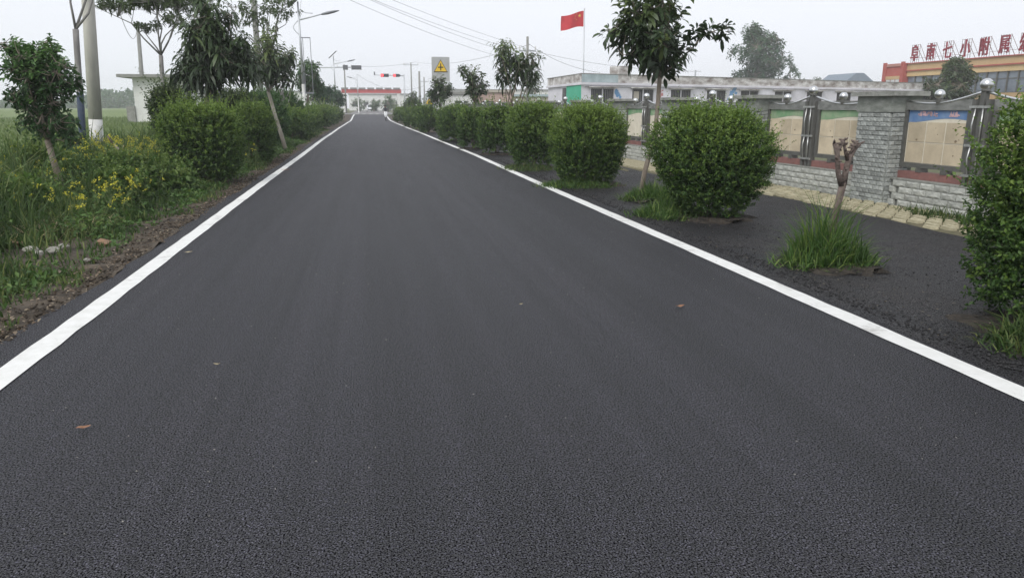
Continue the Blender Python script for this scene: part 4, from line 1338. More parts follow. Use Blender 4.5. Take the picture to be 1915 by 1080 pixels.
G3 = 'rubble on the bare soil'
rock('stone', (-3.30, 8.50, 0.03), (.075, .06, .05), 1, M['stone'], 'pale round stone nearest the asphalt on the bare soil', 'stone', G3)
rock('stone', (-3.56, 8.62, 0.03), (.08, .07, .04), 2, M['stone'], 'flat pale stone at the middle of the rubble', 'stone', G3)
rock('stone', (-3.43, 8.48, 0.015), (.05, .04, .03), 3, M['stone'], 'small pale stone between the two bigger ones', 'stone', G3)
rock('stone', (-3.33, 8.85, 0.02), (.06, .05, .03), 4, M['stone'], 'brownish stone behind the round pale stone', 'stone', G3)
rock('stone', (-2.82, 8.05, 0.005), (.04, .03, .02), 5, M['stone'], 'stray pebble near the ragged asphalt edge', 'stone', G3)
for c, rz, lab in (((-3.92, 9.15, .04), .5, 'broken ochre brick lying in the grass farthest from the road'), ((-2.98, 9.05, .03), -.3, 'half ochre brick beside the stones')):
    b = MB().cbox((c[0], c[1], c[2] - .022), (.13, .085, .05), rz, .3, .22)
    tag(b.build('broken_brick', M['red_brick']), lab, 'brick', G3)
# straw heap
r = np.random.default_rng(4)
n = 700
p = np.stack([-3.85 + r.normal(0, .28, n), 10.0 + r.normal(0, .3, n), np.abs(r.normal(0.02, .03, n))], 1)
V, T = blades(p, r.uniform(.06, .2, n), np.full(n, .006), r.uniform(1.2, 3.0, n), r)
tag(np_mesh('dry_straw', V, [T], leaf_mat('straw_blades', (.3, .23, .12), (.4, .33, .19), (.5, .42, .26)), None, np.tile(r.random(n), 3)), 'patch of pale dry straw on the verge soil', 'straw', kind='stuff')
# litter of small crumbs on the soil edge
n = 2600
yv = 3.5 + 26*r.random(n)**1.7
xv = np.array([XL(q) for q in yv]) - .22 - np.abs(r.normal(0, .32, n))
d = unit(r.normal(size=(n, 3))*np.array([1, 1, .25]))
Ln = r.uniform(.012, .05, n)
V, T = leaf_arrays(np.stack([xv, yv, np.full(n, .012) + .02*r.random(n)], 1), d, np.tile([0, 0, 1.], (n, 1)), Ln, Ln*.6)
tag(np_mesh('soil_litter', V, [T], leaf_mat('litter', (.06, .045, .03), (.16, .11, .07), (.34, .28, .2)), None, np.tile(r.random(n), 2)), 'dead leaves and crumbs of soil along the asphalt edge', 'litter', kind='stuff')
n = 3000
yv = 4 + 22*r.random(n)**1.4
xv = np.array([XR(q) for q in yv]) + .2 + np.abs(r.normal(0, .8, n))
kk = r.random(n) < .55
cs = np.array([(4.62, 9.7), (4.40, 6.52), (4.3, 14.45), (4.13, 18.8), (4.55, 11.95), (4.5, 4.1)])[r.integers(0, 6, n)]
xv = np.where(kk, cs[:, 0] + r.normal(0, .36, n), xv); yv = np.where(kk, cs[:, 1] + r.normal(0, .36, n), yv)
d = unit(r.normal(size=(n, 3))*np.array([1, 1, .2]))
Ln = r.uniform(.010, .035, n)
V, T = leaf_arrays(np.stack([xv, yv, np.full(n, .045)], 1), d, np.tile([0, 0, 1.], (n, 1)), Ln, Ln*.6, droop=0.02)
tag(np_mesh('apron_litter', V, [T], leaf_mat('litter_apron', (.03, .03, .025), (.07, .06, .045), (.2, .17, .12)), None, np.tile(r.random(n), 2)), 'small dead leaves scattered on the dark asphalt by the hedge', 'litter', kind='stuff')

def crumbs(name, px, py, pz, size, m, label, rng_):
    n_ = len(px)
    o6 = np.array([(1, 0, 0), (-1, 0, 0), (0, 1, 0), (0, -1, 0), (0, 0, .7), (0, 0, -.7)], dtype=float)
    f8 = np.array([(0, 2, 4), (2, 1, 4), (1, 3, 4), (3, 0, 4), (2, 0, 5), (1, 2, 5), (3, 1, 5), (0, 3, 5)])
    V_ = o6[None]*size[:, None, None]*rng_.uniform(.5, 1.4, (n_, 6, 1)) + np.stack([px, py, pz], 1)[:, None, :]
    F_ = f8[None] + 6*np.arange(n_)[:, None, None]
    tag(np_mesh(name, V_.reshape(-1, 3), [F_.reshape(-1, 3)], m), label, 'crumbs', kind='stuff')


n = 2600
yv = 3.0 + 19*r.random(n)**1.5
xv = np.array([XR(q) for q in yv]) + .24 + np.abs(r.normal(0, .14, n)) + np.where(r.random(n) < .3, np.abs(r.normal(0, .8, n)), 0)
crumbs('tar_crumbs', xv, yv, np.full(n, .012), r.uniform(.004, .016, n), mat('tar_crumb', (.02, .02, .022), .8, var=(.035, .034, .034), scale=9), 'crumbs of loose tar along the road edge below the hedge', r)
n = 2200
yv = 3.2 + 22*r.random(n)**1.6
xv = np.array([XL(q) for q in yv]) - .27 - np.abs(r.normal(0, .22, n))
crumbs('soil_clods', xv, yv, np.full(n, .0), r.uniform(.006, .028, n), M['soil'], 'small clods of brown soil along the asphalt edge', r)
n = 420
yv = 2.6 + 16*r.random(n)**1.5
xv = r.uniform(-2.0, 3.3, n)
crumbs('road_grit', xv, yv, np.full(n, .003), r.uniform(.002, .006, n), mat('pale_grit', (.22, .21, .20), .9, var=(.35, .33, .3), scale=9), 'pale grit scattered over the road', r)

t = thing('wooden_stake', (-4.73, 17.0, 0), 'pale broken stake with splintered end leaning among yellow flowers', 'stake')
b = MB().tube([(-4.66, 16.9, -.05), (-4.80, 17.0, .22), (-5.0, 17.0, .52), (-5.16, 17.0, .75)], [.035, .033, .03, .026], 8)
b.build('shaft', M['bark_light'], t, smooth=True)
b = MB().tube([(-5.02, 17.0, .54), (-4.98, 17.0, .68), (-4.97, 17, .74)], [.018, .012, .004], 6)
b.build('broken_twig', M['cut_wood'], t, smooth=True)
b = MB().tube([(-5.16, 17.0, .75), (-5.22, 17.0, .84), (-5.27, 17.0, .93)], [.024, .02, .012], 6)
b.build('charred_end', M['bark_red'], t, smooth=True)


def dead_leaf(x, y, L_, rz, seed, label, m='dry_leaf'):
    r = random.Random(seed)
    b = MB()
    n = 7
    c, s = math.cos(rz), math.sin(rz)
    top, bot = [], []
    for i in range(n):
        u = i/(n-1)
        w = .24*L_*math.sin(math.pi*min(max(u, .03), .97))**.8
        z = .014 + .22*L_*(u-.5)**2*2 + r.uniform(0, .006)
        for sg, lst in ((1, top), (-1, bot)):
            lx, ly = (u-.5)*L_, sg*w
            lst.append((x + lx*c - ly*s, y + lx*s + ly*c, z + abs(ly)*.35))
    for i in range(n-1):
        k = len(b.v)
        b.v += [top[i], top[i+1], bot[i+1], bot[i]]
        b.f.append((k, k+3, k+2, k+1))
    o = b.build('dead_leaf', M[m])
    tag(o, label, 'leaf', 'dead leaves lying on the road')


dead_leaf(-1.39, 3.63, .065, .25, 1, 'curled brown leaf on the road near the left white line')
dead_leaf(2.29, 5.20, .085, .3, 2, 'red-brown leaf on the road nearest the right white line')
dead_leaf(-1.90, 8.22, .09, .8, 3, 'tan leaf lying just inside the left white line', 'straw')
dead_leaf(-1.98, 18.9, .26, .1, 4, 'dark twiggy leaf lying across the left white line')
dead_leaf(1.11, 5.49, .04, .6, 5, 'tiny pale leaf bit in mid road', 'straw')
dead_leaf(-0.94, 4.47, .04, 0, 6, 'tiny pale scrap between brown leaf and left line', 'straw')
dead_leaf(-2.9, 5.3, .3, .7, 7, 'dark dry twig at the asphalt edge in the near soil')

# ------------------------------------------------------------------ poles, lamps, signals, signs, wires
t = thing('utility_pole', (-7.09, 22, 0), 'thick pale concrete pole with white painted foot in the wheat', 'utility pole', 'utility poles')
MB().tube([(-7.12, 22, -.05), (-7.055, 22, 1.18)], [.172, .166], 18).build('painted_foot', M['white_paint'], t, smooth=True)
MB().tube([(-7.055, 22, 1.181), (-6.87, 22, 4.2), (-6.72, 22, 8.2)], [.165, .148, .122], 18).build('shaft', M['pole_concrete'], t, smooth=True)
MB().cbox((-6.73, 22, 7.7), (1.6, .09, .09)).build('cross_arm', M['galv'], t)
t = thing('utility_pole', (-15.8, 60, 0), 'thin dark pole rising behind the white hut roof', 'utility pole', 'utility poles')
MB().tube([(-15.9, 60, -.05), (-15.68, 60, 7.3)], [.17, .12], 10).build('shaft', M['concrete'], t, smooth=True)
MB().cbox((-15.68, 60, 7.2), (.5, .1, .08)).build('bracket', M['galv'], t)


def far_pole(x, y, h, arms, label, r0=.14, lean=0):
    z = zgf(y)
    t = thing('utility_pole', (x, y, z), label, 'utility pole', 'utility poles')
    MB().tube([(x, y, z-.05), (x + lean, y, z + h)], [r0, r0*.7], 10).build('shaft', M['concrete'], t, smooth=True)
    for q, w in arms:
        MB().cbox((x + lean*q/h, y, z + q), (w, .12, .12)).build('cross_arm', M['galv'], t)
        s = MB()
        for k in (-.46, 0, .46):
            s.lathe([(.05, 0), (.07, .08), (.05, .16), (.06, .22), (.03, .3)], (x + lean*q/h + k*w, y, z + q + .06), 8)
        s.build('insulator', M['white_paint'], t)


far_pole(7.85, 135, 8.4, [(8.0, 2.6)], 'pole with wide cross arm behind the red traffic signal')
far_pole(8.2, 120, 6.3, [], 'dark square-topped post beside the red signal mast', .2)
far_pole(10.4, 140, 6.2, [(5.4, 1.6)], 'thin double pole to the right of the signal mast')
far_pole(-3.2, 128, 7.6, [(7.2, 2.4)], 'faint pole with stub arms behind the grey signal backs')
far_pole(-4.6, 36, 9.5, [(9.0, 1.8)], 'faint concrete pole above the tree crowns beside the lamp post')
far_pole(-36, 92, 7.6, [(7.4, 5.5)], 'pale far pole with long cross bar out in the wheat')
far_pole(-33, 90, 3.6, [], 'short blue-footed post far out in the wheat')

def solar_lamp(x, y, h, label, arm, side=1, frame=False, panel=True):
    z = zgf(y)
    t = thing('street_lamp', (x, y, z), label, 'street lamp', 'solar street lamps')
    MB().lathe([(.16, 0), (.16, .04), (.10, .05), (.095, 2.7), (.09, 2.75)], (x, y, z-.02), 14).build('base_section', M['white_paint'], t, smooth=True)
    MB().tube([(x, y, z+2.72), (x - .02, y, z+h)], [.082, .045], 12).build('pole', M['galv'], t, smooth=True)
    za = z + h - .95
    MB().tube([(x, y, za), (x + side*arm*.5, y, za + .22), (x + side*arm*.8, y, za + .36)], [.04, .035, .03], 8).build('arm', M['galv'], t, smooth=True)
    hd = MB()
    cx = x + side*arm
    sec = [(-.46, .05, .03), (-.38, .10, .06), (-.1, .16, .085), (.25, .15, .07), (.48, .08, .03), (.54, .02, .01)]
    for i, (u, w, hh_) in enumerate(sec):
        k = len(hd.v)
        zc = za + .42 + u*.22
        for a in range(8):
            c, s = math.cos(2*math.pi*a/8), math.sin(2*math.pi*a/8)
            hd.v.append((cx + side*u, y + w*c, zc + hh_*s))
        if i:
            for a in range(8):
                hd.f.append((k-8+a, k-8+(a+1) % 8, k+(a+1) % 8, k+a))
    hd.f.append(tuple(reversed(range(8)))); hd.f.append(tuple(len(hd.v)-8+a for a in range(8)))
    hd.build('lamp_head', M['lamp_grey'], t, smooth=True)
    MB().tube([(x, y, za + .55), (x + side*.35, y, za + .38), (x + side*.75, y, za + .36)], .018, 6).build('tie_rod', M['galv'], t, smooth=True)
    pts = [(x - .28*math.sin(math.pi*u/8) - .05, y, za - .02 - .75*u/8) for u in range(9)]
    MB().tube(pts, .022, 6).build('curved_bracket', M['galv'], t, smooth=True)
    if panel:
        pm_ = Matrix.Translation((x - .1, y, z + h + .12)) @ Matrix.Rotation(R(-42*side), 4, 'Y')
        MB().box(-.62, .62, -.4, .4, -.025, .025, pm_).build('solar_panel', M['panel_dark'], t)
    if frame:
        f = MB()
        for xa in (.10, .50):
            f.box(x + xa, x + xa + .03, y - .03, y + .03, z + 2.3, z + 5.2)
        f.box(x - .03, x + .53, y - .028, y + .028, z + 5.2, z + 5.25)
        f.box(x - .20, x + .56, y - .05, y + .05, z + 2.22, z + 2.298)
        f.build('banner_frame', M['lamp_grey'], t)
    return t


solar_lamp(-3.42, 45, 7.1, 'tall solar street lamp with empty banner frame above the left hedge', 1.65, 1, True)
solar_lamp(-3.55, 95, 7.2, 'farther solar street lamp with tilted panel before the signal boxes', 2.0, 1)
solar_lamp(-1.35, 140, 6.6, 'small distant lamp with its head to the wheat side, above the red gate', 1.3, -1, panel=False)


def signal_mast(x, y, h, x_end, boxes, label, lit):
    z = zgf(y)
    t = thing('traffic_signal', (x, y, z), label, 'traffic signal', 'traffic signals at the crossroads')
    MB().tube([(x, y, z-.05), (x, y, z+h+.2)], [.15, .11], 12).build('mast', M['galv'], t, smooth=True)
    MB().tube([(x, y, z+h), (x_end, y, z+h+.1)], [.08, .05], 10).build('arm', M['galv'], t, smooth=True)
    for (bx, w, hb) in boxes:
        bo = MB().box(bx - w/2, bx + w/2, y - .2, y + .05, z + h + .05 - hb/2, z + h + .05 + hb/2).build('signal_box', M['lamp_grey'] if not lit else M['black'], t)
        if lit:
            MB().lathe([(.19, 0), (.20, .03), (.12, .05)], (bx - w/2 + .22, y - .202, z + h + .05), 14, Matrix.Rotation(R(90), 4, 'X')).build('red_lens', M['signal_red'], bo)
            for q in (0, 1):
                MB().lathe([(.16, 0), (.16, .02), (.12, .04)], (bx - w/2 + .62 + .38*q, y - .202, z + h + .05), 12, Matrix.Rotation(R(90), 4, 'X')).build('dark_lens', M['panel_dark'], bo)
        else:
            s = MB()
            for q in range(4):
                s.box(bx - w/2 + .03, bx + w/2 - .03, y - .215, y - .2, z + h + .05 - hb/2 + .06 + q*hb/4.2, z + h + .05 - hb/2 + .11 + q*hb/4.2)
            s.build('rib', M['black'], bo)
    return t


signal_mast(-6.2, 100, 5.9, -.5, [(-2.36, .62, .56), (-1.0, 1.25, .52)], 'grey signal boxes on a long arm seen from behind, reaching over the road', False)
signal_mast(6.12, 125, 5.8, 1.4, [(3.1, 1.25, .5), (4.9, 1.0, .45)], 'signal mast with glowing red lights at the far side of the crossroads', True)
t_cam = MB().lathe([(.1, -.25), (.12, 0), (.1, .25)], (1.5, 125, zgf(125) + 6.15), 8)
tag(t_cam.build('camera_unit', M['lamp_grey']), 'small camera at the tip of the red signal arm', 'camera')

# warning signs
def triangle(cx, y, cz, s, yoff):
    return [(cx - s/2, y + yoff, cz - s*.433), (cx + s/2, y + yoff, cz - s*.433), (cx, y + yoff, cz + s*.433)]


def warning_sign(x, y, board, cz, s, h, label, pole_dx=0, cross=True):
    t = thing('warning_sign', (x, y, 0), label, 'road sign', 'yellow warning signs')
    if board:
        w, hh_ = board
        MB().box(x - w/2, x + w/2, y, y + .03, h - hh_, h).build('board', M['sign_white'], t)
    MB().tube([(x + pole_dx, y + .09, -.05), (x + pole_dx, y + .09, h - .1)], .05, 10).build('post', M['galv'], t, smooth=True)
    for k, (ss, off, m_) in enumerate(((s, -.006, 'sign_black'), (s*.84, -.012, 'sign_yellow'))):
        cz_ = cz
        p = triangle(x, y, cz_, ss, off) + triangle(x, y, cz_, ss, off + .004)
        MB().poly(p, [(0, 1, 2), (5, 4, 3), (0, 3, 4, 1), (1, 4, 5, 2), (2, 5, 3, 0)]).build(('triangle_border', 'triangle_face')[k], M[m_], t)
    b = MB()
    if cross:
        b.box(x - .035*s, x + .035*s, y - .018, y - .013, cz - .30*s, cz + .17*s)
        b.box(x - .19*s, x + .19*s, y - .0185, y - .0135, cz - .13*s, cz - .055*s)
    else:
        b.box(x - .10*s, x + .10*s, y - .018, y - .013, cz - .28*s, cz - .02*s)
        b.ball((x, y - .016, cz + .06*s), .06*s, 8, 6)
    b.build('pictogram', M['sign_black'], t)


warning_sign(4.80, 50, (1.15, 1.5), 4.05, .92, 4.6, 'white board with yellow crossroads triangle above the dark tree')
warning_sign(6.0, 75, None, 2.05, .8, 2.5, 'small yellow triangle sign low behind the dark tree', cross=False)

# flag
t = thing('flagpole', (16.6, 58, 0), 'tall thin flagpole behind the green corner of the white school block', 'flagpole')
MB().tube([(16.6, 58, -.05), (16.56, 58, 8.66)], [.06, .035], 10).build('pole', M['galv'], t, smooth=True)
MB().ball((16.56, 58, 8.70), .06, 10, 6).build('finial', M['steel'], t, smooth=True)
fl = thing('flag', (16.52, 58, 7.9), 'red flag with small yellow stars streaming from the flagpole', 'flag')


def flag_pt(u, v):
    """u 0 (hoist) .. 1 (fly), v 0 (bottom) .. 1."""
    x = 16.50 - 1.74*u
    z = 7.42 + v*1.10 - .30*u**1.3 - .10*u*(v)*1.0 + .05*math.sin(u*6 + v)
    yv_ = 58 + .16*u*math.sin(u*7.5 + v*1.5)
    return (x, yv_, z)


b = MB()
nu, nv = 22, 10
for side in (0, .012):
    k = len(b.v)
    for i in range(nu+1):
        for j in range(nv+1):
            p = flag_pt(i/nu, j/nv); b.v.append((p[0], p[1] + side, p[2]))
    for i in range(nu):
        for j in range(nv):
            q = (k + i*(nv+1)+j, k + (i+1)*(nv+1)+j, k + (i+1)*(nv+1)+j+1, k + i*(nv+1)+j+1)
            b.f.append(q if side else tuple(reversed(q)))
b.build('cloth', M['flag_red'], fl, smooth=True)
for (u, v, s) in ((.18, .72, .15), (.33, .90, .05), (.39, .78, .05), (.39, .62, .05), (.33, .50, .05)):
    b = MB()
    pts = []
    for k in range(10):
        a = math.pi/2 + 2*math.pi*k/10
        r_ = s if k % 2 == 0 else s*.4
        p = flag_pt(u - r_*math.cos(a)/1.74, v + r_*math.sin(a)/1.1)
        pts.append((p[0], p[1] - .008, p[2]))
    b.poly(pts, [tuple(range(10))])
    b.build('star', M['flag_yellow'], fl)


def wire(a, c, sag, label, r_=.013, group='overhead wires'):
    a, c = Vector(a), Vector(c)
    pts = []
    for i in range(25):
        u = i/24
        p = a.lerp(c, u); p.z -= sag*4*u*(1-u)
        pts.append(p)
    tag(MB().tube(pts, r_, 4, caps=False).build('overhead_wire', M['cable'], smooth=True), label, 'wire', group)


far_pole(13.0, 62, 7.0, [(5.9, 1.4)], 'thin pole rising behind the many-stemmed tree')
wire((-4.6, 36, 8.5), (12.7, 62, 6.2), .3, 'highest of the bundle of wires crossing from the lamp post', .010)
wire((-4.9, 36, 8.3), (12.9, 62, 5.8), .4, 'second wire down in the bundle crossing the road', .010)
wire((-4.3, 36, 8.2), (13.2, 62, 5.4), .5, 'third wire down in the bundle crossing the road', .010)
wire((-4.6, 36, 7.9), (13.0, 62, 4.9), .5, 'lowest wire in the bundle crossing the road', .010)
wire((-2.0, 128, 7.9), (8.7, 135, 9.0), .35, 'level wire between the two far cross-arm poles', .025)
wire((-1.35, 140, 7.1), (10.4, 140, 5.2), 1.6, 'sagging wire right of the small distant lamp', .025)
wire((8.7, 135, 9.0), (13.2, 62, 6.4), .8, 'wire from the far cross arm to the thin pole', .018)
wire((13.0, 62, 6.5), (16.7, 54, 3.9), .4, 'wire dropping from the thin pole to the school block corner', .014)
wire((13.0, 62, 6.0), (24.0, 53.0, 4.0), .4, 'wire running from the thin pole along the school block roof', .014)
wire((-6.73, 22, 7.5), (-15.7, 60, 7.15), 2.3, 'slack wire from the thick concrete pole to the hut pole', .014)
wire((-15.7, 60, 7.0), (-15.2, 56.8, 3.8), .9, 'loose cable hanging down to the hut roof', .014)

# ------------------------------------------------------------------ buildings
# white hut in the wheat
t = thing('hut', (-13.9, 58, 0), 'small white flat-roofed hut standing in the wheat field', 'hut')
MB().box(-15.4, -11.9, 56.1, 60.2, -.05, 3.42).build('wall', M['shed_wall'], t)
MB().box(-16.2, -11.2, 55.5, 60.9, 3.42, 3.62).build('roof', M['concrete'], t)
MB().box(-15.95, -15.42, 56.0, 57.6, -.05, 1.55).build('side_box', M['concrete'], t)
w = MB().box(-13.2, -12.4, 56.06, 56.098, 1.5, 2.6).build('window', M['window_dark'], t)
MB().box(-13.28, -12.32, 56.03, 56.058, 1.42, 1.498).build('sill', M['concrete'], w)
# low brick house half hidden past the hut
t = thing('cottage', (-10.4, 66, 0), 'low pinkish house glimpsed between hut and hedge', 'house')
MB().box(-12.5, -8.2, 64, 69, -.05, 2.3).build('wall', M['pink_wall'], t)
MB().prism([(-12.9, 2.28), (-7.8, 2.28), (-8.3, 2.55), (-12.4, 2.55)], 63.6, 69.4).build('roof', M['roof_grey'], t)
MB().box(-10.6, -9.6, 63.95, 63.998, .9, 1.9).build('window', M['window_dark'], t)

# long white school block: local x along the facade, y into the block
FA = math.atan2(61.91 - 47.19, 51.87 - 13.38)
FL = 41.2
DEP = 8.2
sb = thing('school_block', (13.38, 47.19, 0), 'long low whitewashed school block with barred windows and stained parapet', 'building', rz=FA)
SK = math.pi/2 - FA       # the end wall runs straight back along the road
ex, ey = DEP*math.cos(math.pi/2 - FA)*1.0, DEP*math.sin(math.pi/2 - FA)
ex, ey = 9.0*math.sin(FA), 9.0*math.cos(FA)


def slab(z0, z1, e=0.0):
    b = MB()
    q = [(-e, -e), (FL + e, -e), (FL + ex + e, ey + e), (ex - e, ey + e)]
    return b.poly([(x, y, z0) for x, y in q] + [(x, y, z1) for x, y in q], [(3, 2, 1, 0), (4, 5, 6, 7), (0, 1, 5, 4), (1, 2, 6, 5), (2, 3, 7, 6), (3, 0, 4, 7)])


slab(-.05, 2.86).build('wall', M['plaster'], sb, world=False)
slab(2.86, 3.0, .12).build('eaves_band', M['plaster'], sb, world=False)
slab(3.0, 3.52, .04).build('parapet', M['parapet'], sb, world=False)
slab(3.52, 3.56, .07).build('coping', M['cap'], sb, world=False)
MB().box(-.02, 2.9, -.06, -.043, 3.02, 3.5).build('teal_patch', M['teal_paint'], sb, world=False)
# green paint at the end wall: set on the slanting end face
ed = Vector((ex, ey, 0)).normalized(); en = Vector((-ed.y, ed.x, 0))


def end_quad(u0, u1, z0, z1, off):
    b = MB()
    p = []
    for o_ in (off - .02, off):
        for u, z in ((u0, z0), (u1, z0), (u1, z1), (u0, z1)):
            p.append(tuple(ed*u + en*o_ + Vector((0, 0, z))))
    return b.poly(p, [(0, 1, 2, 3), (7, 6, 5, 4), (0, 4, 5, 1), (1, 5, 6, 2), (2, 6, 7, 3), (3, 7, 4, 0)])


end_quad(.02, 3.6, 0.0, 2.85, .03).build('green_paint', M['green_paint'], sb, world=False)
w = end_quad(3.7, 4.6, 1.2, 2.75, .05).build('window', M['window_dark'], sb, world=False)
for q in range(5): end_quad(3.78 + q*.18, 3.80 + q*.18, 1.2, 2.75, .075).build('bar', M['bar_metal'], w, world=False)
xw = .72
for k in range(11):
    wd_ = 1.85
    w = MB().box(xw, xw + wd_, -.03, -.002, 1.55, 2.62).build('window', M['window_dark'], sb, world=False)
    fr_ = MB()
    fr_.box(xw - .06, xw, -.06, -.001, 1.5, 2.68); fr_.box(xw + wd_, xw + wd_ + .06, -.06, -.001, 1.5, 2.68)
    fr_.box(xw, xw + wd_, -.058, -.001, 2.62, 2.68); fr_.box(xw, xw + wd_, -.058, -.001, 1.5, 1.55)
    fr_.box(xw + wd_/2 - .04, xw + wd_/2 + .04, -.062, -.031, 1.55, 2.62)
    fr_.build('frame', M['plaster'], w, world=False)
    if k < 7:
        for q in range(12):
            xb = xw + .09 + q*(wd_ - .18)/11
            if abs(xb - xw - wd_/2) < .06: continue
            MB().box(xb - .012, xb + .012, -.085, -.065, 1.52, 2.65).build('bar', M['bar_metal'], w, world=False)
    MB().box(xw - .2, xw + wd_ + .2, -.28, -.001, 2.70, 2.76).build('hood', M['parapet'], w, world=False)
    if k == 1:
        MB().box(xw + .1, xw + .55, -.09, -.086, 1.95, 2.5).build('board_patch', M['beige_wall'], w, world=False)
    xw += 3.42 if k < 4 else 3.7


def blob_paint(xc, zc, s, seed, m):
    """Painted wall figure worn to loose patches of colour."""
    r = random.Random(seed)
    b = MB()
    for j in range(6):
        cx, cz = xc + r.uniform(-.45, .45)*s, zc + r.uniform(-.5, .5)*s
        rad = r.uniform(.12, .3)*s
        n_ = 11
        pts = [(cx + rad*r.uniform(.6, 1.2)*math.cos(2*math.pi*k_/n_), -.004 - .001*j, cz + rad*r.uniform(.5, 1.1)*math.sin(2*math.pi*k_/n_)) for k_ in range(n_)]
        b.poly(pts, [tuple(range(n_))])
    b.build('mural_patch', m, sb, world=False)


blob_paint(3.1, 2.2, .75, 1, M['mural_blue'])
blob_paint(6.6, 2.3, .6, 2, M['mural_red'])
blob_paint(13.6, 2.45, .8, 5, M['mural_blue'])
blob_paint(17.4, 2.3, .6, 7, M['mural_red'])
MB().box(4.0, 5.0, 1.2, 2.2, 3.56, 4.15).build('chimney_block', M['parapet'], sb, world=False)
MB().box(10.3, 10.38, .5, .58, 3.56, 4.0).build('roof_pipe', M['galv'], sb, world=False)
MB().tube([(0.2, -.12, 2.75), (5, -.14, 2.72), (11, -.14, 2.78), (16, -.14, 2.70)], .02, 5).build('cable', M['cable'], sb, world=False)

# ochre school building with rooftop letters, long side facing the road
ob = thing('school_building', (57, 60, 0), 'ochre school building with red corner block and tall window band', 'building')
MB().box(57, 70, 30, 74, -.05, 2.75).build('lower_wall', M['orange_tile'], ob)
MB().box(57.25, 69.9, 30.1, 73.9, 2.75, 4.65).build('window_core', M['concrete'], ob)
MB().box(57, 70, 30, 74, 4.65, 5.18).build('lintel_band', mat('pale_ochre', (.62, .44, .22), .75, var=(.66, .5, .28), scale=1), ob)
MB().box(56.85, 70.1, 29.9, 74, 5.18, 5.30).build('string_course', M['red_tile'], ob)
MB().box(56.95, 70, 30, 74, 5.30, 5.93).build('fascia', M['orange_tile'], ob)
MB().box(56.8, 70.1, 29.9, 74.0, 5.93, 6.02).build('roof_edge', M['red_tile'], ob)
y = 73.9
k = 0
while y > 42:
    pn_ = MB().box(57.17, 57.248, y - 1.06, y, 2.80, 4.60).build('pane', M['window_blue'], ob)
    MB().box(57.06, 57.245, y - 1.18, y - 1.065, 2.75, 4.65).build('mullion', M['dark_metal'], pn_)
    MB().box(57.12, 57.168, y - 1.06, y, 3.98, 4.05).build('transom', M['dark_metal'], pn_)
    y -= 1.2
MB().box(56.7, 62, 74.02, 77.3, -.05, 6.05).build('corner_block', M['red_tile'], ob)
for q in (74.0, 76.9): MB().box(56.55, 56.698, q, q + .5, 2.0, 6.2).build('corner_pilaster', M['red_tile'], ob)
MB().box(56.6, 56.698, 74.52, 76.88, 5.75, 6.0).build('corner_fascia', mat('faded_red', (.48, .24, .2), .8, var=(.4, .2, .17), scale=2), ob)
MB().box(56.62, 56.698, 74.52, 76.88, 4.4, 4.75).build('corner_lintel', M['orange_tile'], ob)
for q in range(3):
    MB().box(56.64, 56.698, 74.62 + q*.76, 75.24 + q*.76, 3.2, 4.38).build('corner_pane', mat('bright_glass', (.55, .57, .58), .3, var=(.6, .6, .6), scale=2), ob)


def text_mesh(s, size, bold):
    cu = bpy.data.curves.new('letter', 'FONT')
    cu.body = s; cu.size = size; cu.extrude = .05; cu.offset = bold
    cu.align_x = 'CENTER'; cu.align_y = 'CENTER'; cu.resolution_u = 3
    o_ = bpy.data.objects.new('letter_source', cu)
    COL.objects.link(o_)
    bpy.context.view_layer.update()
    me = bpy.data.meshes.new_from_object(o_.evaluated_get(bpy.context.evaluated_depsgraph_get()))
    bpy.data.objects.remove(o_); bpy.data.curves.remove(cu)
    return me


sg = thing('rooftop_sign', (57.3, 66, 6.02), 'row of red characters on rusty lattice frames along the ochre school roof', 'sign')
SY = [73.5, 71.17, 68.85, 66.5, 64.15, 61.85, 59.6, 57.3]
for ch, yc in zip('阜南七小附属幼儿', SY):
    f = MB()
    for q in range(5): f.box(57.36, 57.39, yc - .62 + .3*q, yc - .595 + .3*q, 6.02, 7.9)
    for q in range(5): f.box(57.355, 57.385, yc - .63, yc + .62, 6.35 + .37*q, 6.375 + .37*q)
    f.build('letter_frame', M['rust_frame'], sg)
    b = MB()
    b.tube([(57.40, yc - .6, 7.8), (57.45, yc - 1.7, 6.1)], .02, 4).tube([(57.45, yc - .6, 6.5), (57.45, yc - 1.7, 6.5)], .018, 4)
    b.tube([(57.4, yc, 7.8), (58.6, yc, 6.02)], .025, 4)
    b.build('brace', M['rust_frame'], sg)
    me = text_mesh(ch, 1.55, .018)
    me.materials.clear(); me.materials.append(M['red_sign'])
    o = bpy.data.objects.new('letter', me)
    # text lies in x/y; stand it up facing the road, reading from far to near
    mw = Matrix(((0, 0, -1), (-1, 0, 0), (0, 1, 0))).to_4x4()
    co = np.empty(len(me.vertices)*3, dtype=np.float32); me.vertices.foreach_get('co', co)
    co = co.reshape(-1, 3); cc = (co[:, :2].max(0) + co[:, :2].min(0))/2
    me.transform(Matrix.Translation((-cc[0], -cc[1], 0)))
    me.transform(mw)
    me.transform(Matrix.Diagonal((1, .82, 1.12, 1)))
    o.location = Vector((57.28, yc, 7.02)) - ORG[sg.name]
    o.parent = sg
    COL.objects.link(o)

